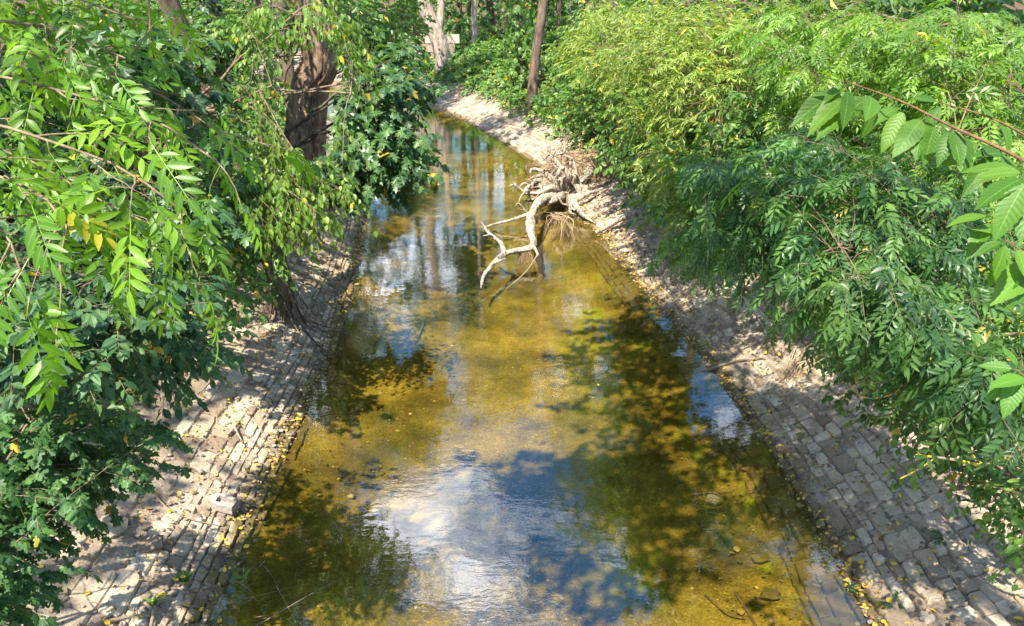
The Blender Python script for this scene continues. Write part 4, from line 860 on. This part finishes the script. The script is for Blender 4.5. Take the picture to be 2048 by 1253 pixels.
part('branch', [at(1008, 508, 15.0), at(1002, 488, 15.1), at(985, 474, 15.1), at(972, 462, 15.2), at(962, 446, 15.2)], .06, .018, n=20, sides=7, seed=41)
part('branch', [at(985, 474, 15.1), at(978, 470, 14.9), at(966, 472, 14.8)], .028, .01, n=8, sides=6, seed=42)
part('branch', [at(985, 528, 14.5), at(1000, 522, 14.4), at(1012, 518, 14.4)], .03, .012, n=8, sides=6, seed=43)
part('branch', [at(1066, 492, 15.4), at(1074, 508, 15.2), at(1070, 515, 15.1)], .05, .015, n=8, sides=6, seed=44)
part('branch', [at(1066, 425, z=.35), at(1030, 438, z=.22), at(995, 448, z=.12), at(962, 458, z=-.05)], .05, .02, n=20, sides=7, seed=45)
part('branch', [at(1074, 512, 15.1), at(1050, 545, z=.15), at(1010, 580, z=-.1)], .012, .006, 'deadwood', n=12, sides=5, gn=.02)
mb = MB()
for i in range(420):
    k = rng.integers(0, 21); q = [at(*p) for p in roots[k]]; t = rng.integers(0, len(q)); s0 = q[t] + rng.normal(0, .1, 3)
    e = s0 + rng.normal(0, .26, 3) + [.25 if rng.random() < .5 else 0, .1, rng.uniform(-.15, .25)]
    if rng.random() < .45: s0 = at(rng.uniform(1100, 1205), rng.uniform(308, 365), rng.uniform(19.6, 20.4)); e = s0 + rng.normal(0, .3, 3)
    tube(mb, [s0, (s0 + e)/2 + rng.normal(0, .1, 3), e], rng.uniform(.005, .016), .003, 7, 3, 0, i, cap=False)
for i in range(45):      # fibres hanging into the water below the elbow and beside the stump
    s0 = at(rng.uniform(1035, 1062), rng.uniform(500, 506), 15.3); tube(mb, [s0, s0 + [rng.normal(0, .04), 0, -.15], s0 + [rng.normal(0, .08), 0, -rng.uniform(.2, .5)]], .006, .002, 5, 3, 0, i, cap=False)
for i in range(60):
    s0 = at(rng.uniform(1100, 1140), rng.uniform(425, 440), z=.3); e = at(rng.uniform(1085, 1160), rng.uniform(445, 490), z=-.03); tube(mb, [s0, (s0 + e)/2 + [rng.normal(0, .1), 0, .12], e], .008, .003, 7, 3, 0, i, cap=False)
tag(mb.build('fine_roots', M['rootfine'], root), kind='stuff')
# earth still clinging between the roots
th, ph = np.meshgrid(np.linspace(0, 2*math.pi, 28, endpoint=False), np.linspace(.05, math.pi - .05, 16)); S = np.stack([np.cos(th)*np.sin(ph), np.sin(th)*np.sin(ph), np.cos(ph)], -1)
c = at(1160, 352, 20.4); V = c + S*np.array([1.0, .55, .72])*(1 + .4*fbm(S*2.2, 4))[..., None]; i, j = np.meshgrid(np.arange(15), np.arange(28), indexing='ij')
mb = MB(); mb.add(V.reshape(-1, 3), None, np.stack([i*28 + j, (i + 1)*28 + j, (i + 1)*28 + (j + 1) % 28, i*28 + (j + 1) % 28], -1).reshape(-1, 4)); mb.build('root_ball', M['rootfine'], root)

# ------------------------------------------------------------------ sticks, lichened branches, roots on the right bank
def ong(x, y, h=.03):
    "the spot of the bank surface seen at this place of the photograph"
    v = FW + (x - 1024)/FPX*RT - (y - 626.5)/FPX*UP; d = np.linspace(3, 45, 900); Q = CAM + d[:, None]*v; f = Q[:, 2] - np.maximum(prof(*bank_u(Q[:, 0], Q[:, 1])), 0); k = int(np.argmax(f < 0)); return Q[k] + [0, 0, h]
def stick(name, label, pts, r0, r1, mat, cat='stick', extra=(), group=None, seed=0, gn=.02):
    root = tag(empty(name, pts[0]), label, cat, group); mb = MB(); tube(mb, pts, r0, r1, 22, 7, .15, seed, gnarl=gn); mb.build('stem', M[mat], root)
    for k, (q, a, b) in enumerate(extra): mb = MB(); tube(mb, q, a, b, 12, 6, .1, seed + k + 1, gnarl=gn*.5); mb.build('side_twig', M[mat], root)
    return root
stick('dead_branch', 'long grey stick lying across the right paving with its end in the water', [ong(1395, 745, .0), ong(1425, 742, .04), ong(1470, 730, .06), ong(1530, 722, .05)], .022, .014, 'deadwood', seed=1)
stick('dead_branch', 'forked pale stick lying upright on the right paving above the long stick', [ong(1505, 715, .04), ong(1525, 690, .05), ong(1530, 672, .06), ong(1512, 640, .08)], .026, .014, 'deadwood', extra=[([ong(1505, 640, .08), ong(1495, 655, .06), ong(1480, 663, .05)], .018, .008)], seed=2)
stick('dead_branch', 'short root piece pointing at the water right of the stump', [at(1192, 466, z=.08), at(1210, 456, z=.2), at(1240, 438, z=.45), at(1275, 428, z=.6)], .05, .09, 'drift', seed=3)
stick('dead_branch', 'thin brown stick on the right bank below the hanging leaves', [ong(1240, 508), ong(1270, 507, .04), ong(1310, 503, .05)], .014, .008, 'deadwood', seed=4)
stick('dead_branch', 'short brown stick on the upper left paving below the hornbeam', [ong(462, 685), ong(475, 690, .05), ong(490, 700, .04)], .025, .012, 'deadwood', seed=5)
stick('dead_branch', 'pair of short crossed sticks at the sunny patch on the left paving', [ong(455, 875), ong(470, 862, .05), ong(478, 852, .05)], .014, .010, 'deadwood', extra=[([ong(470, 862, .06), ong(480, 880, .04), ong(486, 890, .03)], .013, .008)], seed=6)
stick('dead_branch', 'thin dark twig slanting down the left paving', [ong(295, 975, .06), ong(330, 1018, .05), ong(380, 1045, .04), ong(445, 1060, .04)], .006, .004, 'deadwood', seed=7)
stick('dead_branch', 'long grey branch along the bottom left corner of the picture', [ong(175, 1262, .03), ong(240, 1246, .04), ong(310, 1240, .05)], .022, .018, 'deadwood', seed=8)
stick('dead_branch', 'curved grey branch beside the rubble at the bottom left', [ong(292, 1215, .05), ong(308, 1235, .06), ong(305, 1262, .05)], .018, .014, 'deadwood', seed=9)
stick('lichen_branch', 'bare branch crusted with yellow lichen above the lower right paving', [at(2120, 880, 4.3), at(2048, 906, 4.4), at(1965, 928, 4.5), at(1900, 918, 4.6), at(1832, 911, 4.7)], .015, .007, 'lichen', 'branch',
      extra=[([at(1870, 916, 4.65), at(1838, 938, 4.7), at(1800, 958, 4.75)], .006, .004), ([at(1965, 928, 4.5), at(1952, 918, 4.5), at(1945, 908, 4.5)], .006, .004), ([at(2120, 880, 4.3), (3.6, 2.9, 1.9), (4.3, 2.8, gz(4.3, 2.8))], .016, .02)], seed=11, gn=.01)
stick('lichen_branch', 'arching yellowish stem looping down to the right bank', [at(1900, 690, 4.9), at(1840, 690, 5.0), at(1820, 740, 5.1), at(1790, 785, 5.2), at(1730, 795, 5.4), at(1690, 765, 5.5)], .010, .005, 'lichen', 'branch',
      extra=[([at(1865, 690, 4.95), at(1855, 760, 5.0), at(1830, 800, 5.1), at(1785, 785, 5.2)], .007, .005), ([at(1900, 690, 4.9), at(2000, 670, 4.7), at(2180, 720, 4.5), (5.0, 3.4, gz(5.0, 3.4))], .010, .014)], seed=12, gn=.01)
root = tag(empty('exposed_roots', ong(1600, 750)), 'tangle of thin bare roots spilling over the right paving edge', 'roots'); rng = np.random.default_rng(5)
for i in range(26):
    a = ong(rng.uniform(1590, 1640), rng.uniform(700, 745), .12); e = ong(rng.uniform(1555, 1600), rng.uniform(755, 785), .03); mb = MB()
    tube(mb, [a, (a + e)/2 + rng.normal(0, .05, 3) + [0, 0, .06], e], rng.uniform(.004, .009), .002, 9, 4, 0, i); mb.build('root', M['rootfine'], root)
root = tag(empty('sunken_twigs', ong(480, 1170)), 'dark drowned twigs in the shallow water at the lower left', 'twigs')
for i in range(26):
    a = at(rng.uniform(420, 560), rng.uniform(1120, 1260), z=rng.uniform(-.1, .02)); e = a + [rng.normal(.15, .3), rng.normal(.1, .3), rng.uniform(-.1, .05)]; e[2] = min(e[2], .03); mb = MB()
    tube(mb, [a, (a + e)/2 + rng.normal(0, .03, 3), e], .006, .002, 8, 4, 0, i); mb.build('twig', M['rootdark'], root)
for lb, q, r in (('submerged pole lying on the stream bed at the lower right', [(1470,1185,-.3),(1490,1215,-.3),(1515,1262,-.3)], .018), ('thin submerged twig at the lower right bed', [(1410,1190,-.3),(1450,1225,-.28),(1490,1240,-.3)], .009), ('faint submerged rod in the golden shallows', [(850,640,-.3),(835,680,-.3),(822,700,-.3)], .012), ('submerged rod lying across the right shallows', [(1380,990,-.28),(1420,985,-.27),(1465,985,-.25)], .012)):
    stick('sunken_branch', lb, [at(x, y, z=z) for x, y, z in q], r, r*.6, 'darkbark', seed=3, gn=.02)

# ------------------------------------------------------------------ concrete fragment and rubble on the left paving
c = ong(445, 1020, .04); root = tag(empty('concrete_trough', c), 'broken hollow grey concrete piece lying on the left paving', 'concrete')
a = math.radians(-12); ca, sa = math.cos(a), math.sin(a)
prof_o = [(-.15, .0), (-.10, .065), (-.02, .078), (.15, .072), (.155, -.066), (-.02, -.078), (-.10, -.062)]; prof_i = [(-.055, .0), (-.045, .04), (-.01, .045), (.148, .042), (.152, -.04), (-.01, -.045), (-.045, -.038)]
V = []
for z, pr in ((0, prof_o), (.10, [(x*.97, y*.95) for x, y in prof_o]), (.10, prof_i), (.03, prof_i)):
    for x, y in pr: V.append([x*ca - y*sa, x*sa + y*ca, z + rng.normal(0, .004)])
n = 7; Q = []
for r_i in range(3):
    for k in range(n): Q.append([r_i*n + k, (r_i + 1)*n + k, (r_i + 1)*n + (k + 1) % n, r_i*n + (k + 1) % n])
me = bpy.data.meshes.new('shell'); me.from_pydata([tuple(v) for v in V], [], [tuple(q) for q in Q] + [tuple(range(3*n, 4*n))]); me.update()
link('shell', me, M['concrete'], root).rotation_euler = (.12, .15, 0)
def rock(name, c, s, seed, mat, parent=None, flat=.55):
    rng = np.random.default_rng(seed); V = unit(rng.normal(0, 1, (14, 3)))*[s, s*rng.uniform(.6, .95), s*flat]
    import bmesh
    bm = bmesh.new()
    for v in V: bm.verts.new(v)
    r = bmesh.ops.convex_hull(bm, input=bm.verts); bmesh.ops.delete(bm, geom=[g for g in r['geom_interior'] if isinstance(g, bmesh.types.BMVert)], context='VERTS')
    me = bpy.data.meshes.new(name); bm.to_mesh(me); bm.free(); return link(name, me, mat, parent, c)
for x, y, s, lb in ((410, 1030, .07, 'round topped grey stone left of the hollow concrete piece'), (398, 1045, .06, 'dark squarish stone below the round topped one'), (300, 1095, .16, 'flat loose slab in the sun on the left paving'), (220, 1060, .17, 'large tilted slab under the field maple'), (380, 1270, .15, 'pale stone at the very bottom left by the water'),
                 (440, 975, .06, 'small dark stone above the hollow concrete piece')):
    tag(rock('loose_stone', ong(x, y, s*.25), s, int(x), M['concrete'] if s < .07 else M['stone']), lb, 'stone', 'loose stones on the left paving')
for x, y, s, lb in ((1600, 1105, .16, 'large green silted stone under the water at lower right'), (1520, 1115, .11, 'flat sunken stone left of the large green one'), (1570, 1065, .14, 'sunlit yellow sunken stone near the right edge'), (1430, 1000, .12, 'sunken flat stone in the right shallows'), (1540, 1190, .12, 'sunken stone near the bottom edge right')):
    p = at(x, y, z=-.22); tag(rock('sunken_stone', p, s, int(x), M['stone'], None, .35), lb, 'stone', 'sunken stones at right')
rng = np.random.default_rng(88); mb = MB()
ico = np.array([[0,0,1],[.9,0,.4],[.28,.85,.4],[-.72,.53,.4],[-.72,-.53,.4],[.28,-.85,.4],[.72,.53,-.4],[-.28,.85,-.4],[-.9,0,-.4],[-.28,-.85,-.4],[.72,-.53,-.4],[0,0,-1]]); F_ = [[0,1,2],[0,2,3],[0,3,4],[0,4,5],[0,5,1],[1,6,2],[2,7,3],[3,8,4],[4,9,5],[5,10,1],[2,6,7],[3,7,8],[4,8,9],[5,9,10],[1,10,6],[11,7,6],[11,8,7],[11,9,8],[11,10,9],[11,6,10]]
for i in range(5200):
    sd = 1 if rng.random() < .45 else -1; y = 3.2 + 17*rng.random()**1.6; u = rng.uniform(-.1, 1.9) if sd > 0 else rng.uniform(-.1, 1.8)
    x = xr(y) + u if sd > 0 else xl(y) - u; s = rng.uniform(.008, .03)*(1 + (rng.random() < .06)); V = ico*[s*rng.uniform(.8, 1.4), s, s*rng.uniform(.4, .8)]*rng.uniform(.8, 1.2, (12, 1)); a = rng.uniform(0, 6.28)
    mb.add(rot2(V, a) + [x, y, float(np.interp(u, [-.5, 0, 1.7, 2.4], [-.2, 0, .78, 1.15])) + rng.uniform(-.02, .015)], F_, None, np.c_[np.zeros((12, 2)), np.full(12, rng.random())])
tag(mb.build('rubble', M['pebble'], None, False), 'small stone chips strewn over both paved banks', 'rubble', None, 'stuff')
mb = MB()
for i in range(420):      # broken twigs caught between the stones
    sd = 1 if rng.random() < .5 else -1; y = 3.4 + 14*rng.random()**1.4; u = abs(rng.normal(.1, .5)) if rng.random() < .4 else rng.uniform(.5, 1.7); u = min(u, 1.7)
    x = xr(y) + u if sd > 0 else xl(y) - u; a_ = rng.uniform(0, 6.28); q = rng.uniform(.04, .2); e = np.array([x + q*math.cos(a_), y + q*math.sin(a_), 0]); s0 = np.array([x, y, 0])
    for p_ in (s0, e): p_[2] = max(float(prof(*bank_u(np.array([p_[0]]), np.array([p_[1]])))[0]), 0) + .018
    tube(mb, [s0, (s0 + e)/2 + rng.normal(0, .012, 3), e], rng.uniform(.002, .005), .0015, 5, 4, 0, i, cap=False)
tag(mb.build('twig_litter', M['deadwood'], None, False), 'broken brown twigs strewn over both paved banks', 'twigs', None, 'stuff')
mb = MB()
for i in range(3500):
    y = 3.0 + 20*rng.random()**1.4; x = rng.uniform(xl(y) + .25, xr(y) - .25); s = rng.uniform(.006, .018)*(1 + 1.5*(rng.random() < .04)); V = ico*[s*rng.uniform(.8, 1.4), s, s*.5]; zz = prof(*bank_u(np.array([x]), np.array([y])))[0]
    mb.add(rot2(V, rng.uniform(0, 6.28)) + [x, y, zz], F_, None, np.c_[np.zeros((12, 2)), np.full(12, rng.random())])
tag(mb.build('bed_gravel', M['bedstone'] if 'bedstone' in M else M['pebble'], None, False), 'gravel lying on the stream bed', 'gravel', None, 'stuff')

# ------------------------------------------------------------------ fallen leaves
LT = [blade(2, .75, .8, .1, -.15), blade(2, .6, .8, -.1, .2), blade(2, .35, .9, .1, .1)]
def litter(n, side, yr, seed, near=False):
    rng = np.random.default_rng(seed); y = yr[0] + (yr[1] - yr[0])*rng.random(n)**.9
    u = np.abs(rng.normal(0, .7, n)) - .03 if side > 0 else rng.uniform(-.03, 1.6, n); u = np.where(rng.random(n) < .3, np.abs(rng.normal(.06, .10, n)), u); u = np.minimum(u, 1.75)
    x = xr(y) + u if side > 0 else xl(y) - u; z = prof(u, 1) + .022 + rng.uniform(0, .02, n); z = np.maximum(z, .004)
    P = np.stack([x, y, z], -1); Z = unit(rng.normal(0, .28, (n, 3)) + [-.4*side, 0, 1.]); Y = unit(rng.normal(0, 1, (n, 3))); Y = unit(Y - Z*(Y*Z).sum(1, keepdims=True)); X = np.cross(Y, Z)
    return P, X, Y, Z, rng.uniform(.018, .062, n)*np.where(rng.random(n) < .06, 1.4, 1)
LM = []
for V, T, C in LT:
    me = mesh_np('fallen_leaf', V, T, None, C, True); me.materials.append(M['litter']); LM.append(me)
rng = np.random.default_rng(71)
for side, n, nobj, lb in ((1, 3800, 40, 'yellow fallen leaf lying on the right stone paving'), (-1, 3400, 40, 'yellow or brown fallen leaf lying on the left stone paving')):
    fr = litter(n, side, (3.2, 20), 500 + side); v, d = in_view(fr[0], 0); sc = np.where(v, fr[4]/d, -1); o_ = np.argsort(-sc)[:nobj]; sel = np.zeros(n, bool); sel[o_] = True
    for i in o_:
        o = bpy.data.objects.new('fallen_leaf', LM[int(rng.integers(3))]); COL.objects.link(o); s = fr[4][i]*1.05; R_ = np.eye(4)
        for k in range(3): R_[:3, k] = fr[k + 1][i]*s
        R_[:3, 3] = fr[0][i]; o.matrix_basis = Matrix(R_.tolist()); tag(o, lb, 'leaf', 'fallen leaves on the ' + ('right' if side > 0 else 'left') + ' paving')
    mb = MB(); bake(mb, LT, tuple(a[~sel] for a in fr), rng); tag(mb.build('leaf_litter', M['litter'], None, False), 'scattered small dry leaves on the ' + ('right' if side > 0 else 'left') + ' bank', 'leaf litter', None, 'stuff')
for x, y in ((427, 1168), (437, 1247), (430, 1200), (1195, 771), (1410, 945), (1516, 1178), (1521, 1198), (1538, 1240), (905, 690), (820, 830), (1025, 505), (815, 570)):
    P = at(x, y, z=.006); o = bpy.data.objects.new('fallen_leaf', LM[int(rng.integers(2))]); COL.objects.link(o); o.location = P; s = rng.uniform(.04, .065); o.scale = (s, s, s*.4); o.rotation_euler = (0, 0, rng.uniform(0, 6.28))
    tag(o, 'small yellow leaf floating on the water surface', 'leaf', 'floating leaves')

# ------------------------------------------------------------------ weeds between the stones
def tuft(name, label, c, n, h, seed, mat='grass', cat='weed', wide=.012, spread=.6, group=None):
    rng = np.random.default_rng(seed); root = tag(empty(name, c), label, cat, group); mb = MB()
    a = rng.uniform(0, 6.28, n); Y = unit(np.stack([np.cos(a)*spread, np.sin(a)*spread, np.ones(n)], -1) + rng.normal(0, .2, (n, 3))); Z = unit(np.stack([np.cos(a), np.sin(a), -.6 + 0*a], -1)*-1); Z = unit(Z - Y*(Z*Y).sum(1, keepdims=True)); X = np.cross(Y, Z)
    bake(mb, [blade(3, wide, .8, .1, .4)], (c + rng.normal(0, .015, (n, 3))*[1, 1, 0], X, Y, Z, h*rng.uniform(.5, 1.2, n)), rng); mb.build('blades', M[mat], root, False); return root
tuft('grass_tuft', 'bright green weed tuft between the stones at the lower left', ong(372, 1160, 0), 46, .10, 1, wide=.22)
tuft('grass_tuft', 'pale weed sprout standing in the shallow water at the lower left', at(492, 1160, z=-.05), 12, .16, 2, wide=.13)
tuft('grass_tuft', 'small green sprout on the paving near the bottom left', ong(305, 1210, 0), 14, .10, 3, wide=.35)
tuft('grass_tuft', 'moss green tuft beside the crossed sticks', ong(478, 850, 0), 40, .08, 4, wide=.08)
for i, (x, y, lb) in enumerate(((1608, 868, 'small fern like seedling on the right paving near the water'), (1790, 1215, 'feathered ash seedling on the lower right paving'), (1720, 1200, 'feathered seedling at the right water edge near the bottom'), (1800, 965, 'feathered seedling at the top of the right paving'), (2000, 1165, 'feathered seedling near the right picture edge'), (1700, 1068, 'tiny seedling in the middle of the right paving'), (1895, 1085, 'thin grass sprout in the right paving'))):
    c = ong(x, y, .01); root = tag(empty('seedling', c), lb, 'seedling', 'seedlings on the right paving'); rng = np.random.default_rng(i)
    mb = MB(); n = 4; a = rng.uniform(0, 6.28, n); Y = unit(np.stack([np.cos(a), np.sin(a), .5 + 0*a], -1)); Z = unit(np.array([0, 0, 1.]) - Y*Y[:, 2:]); bake(mb, LEAF['ash'], (np.repeat(c[None], n, 0), np.cross(Y, Z), Y, Z, rng.uniform(.10, .17, n)), rng); mb.build('leaves', M['ashdark'], root, False)
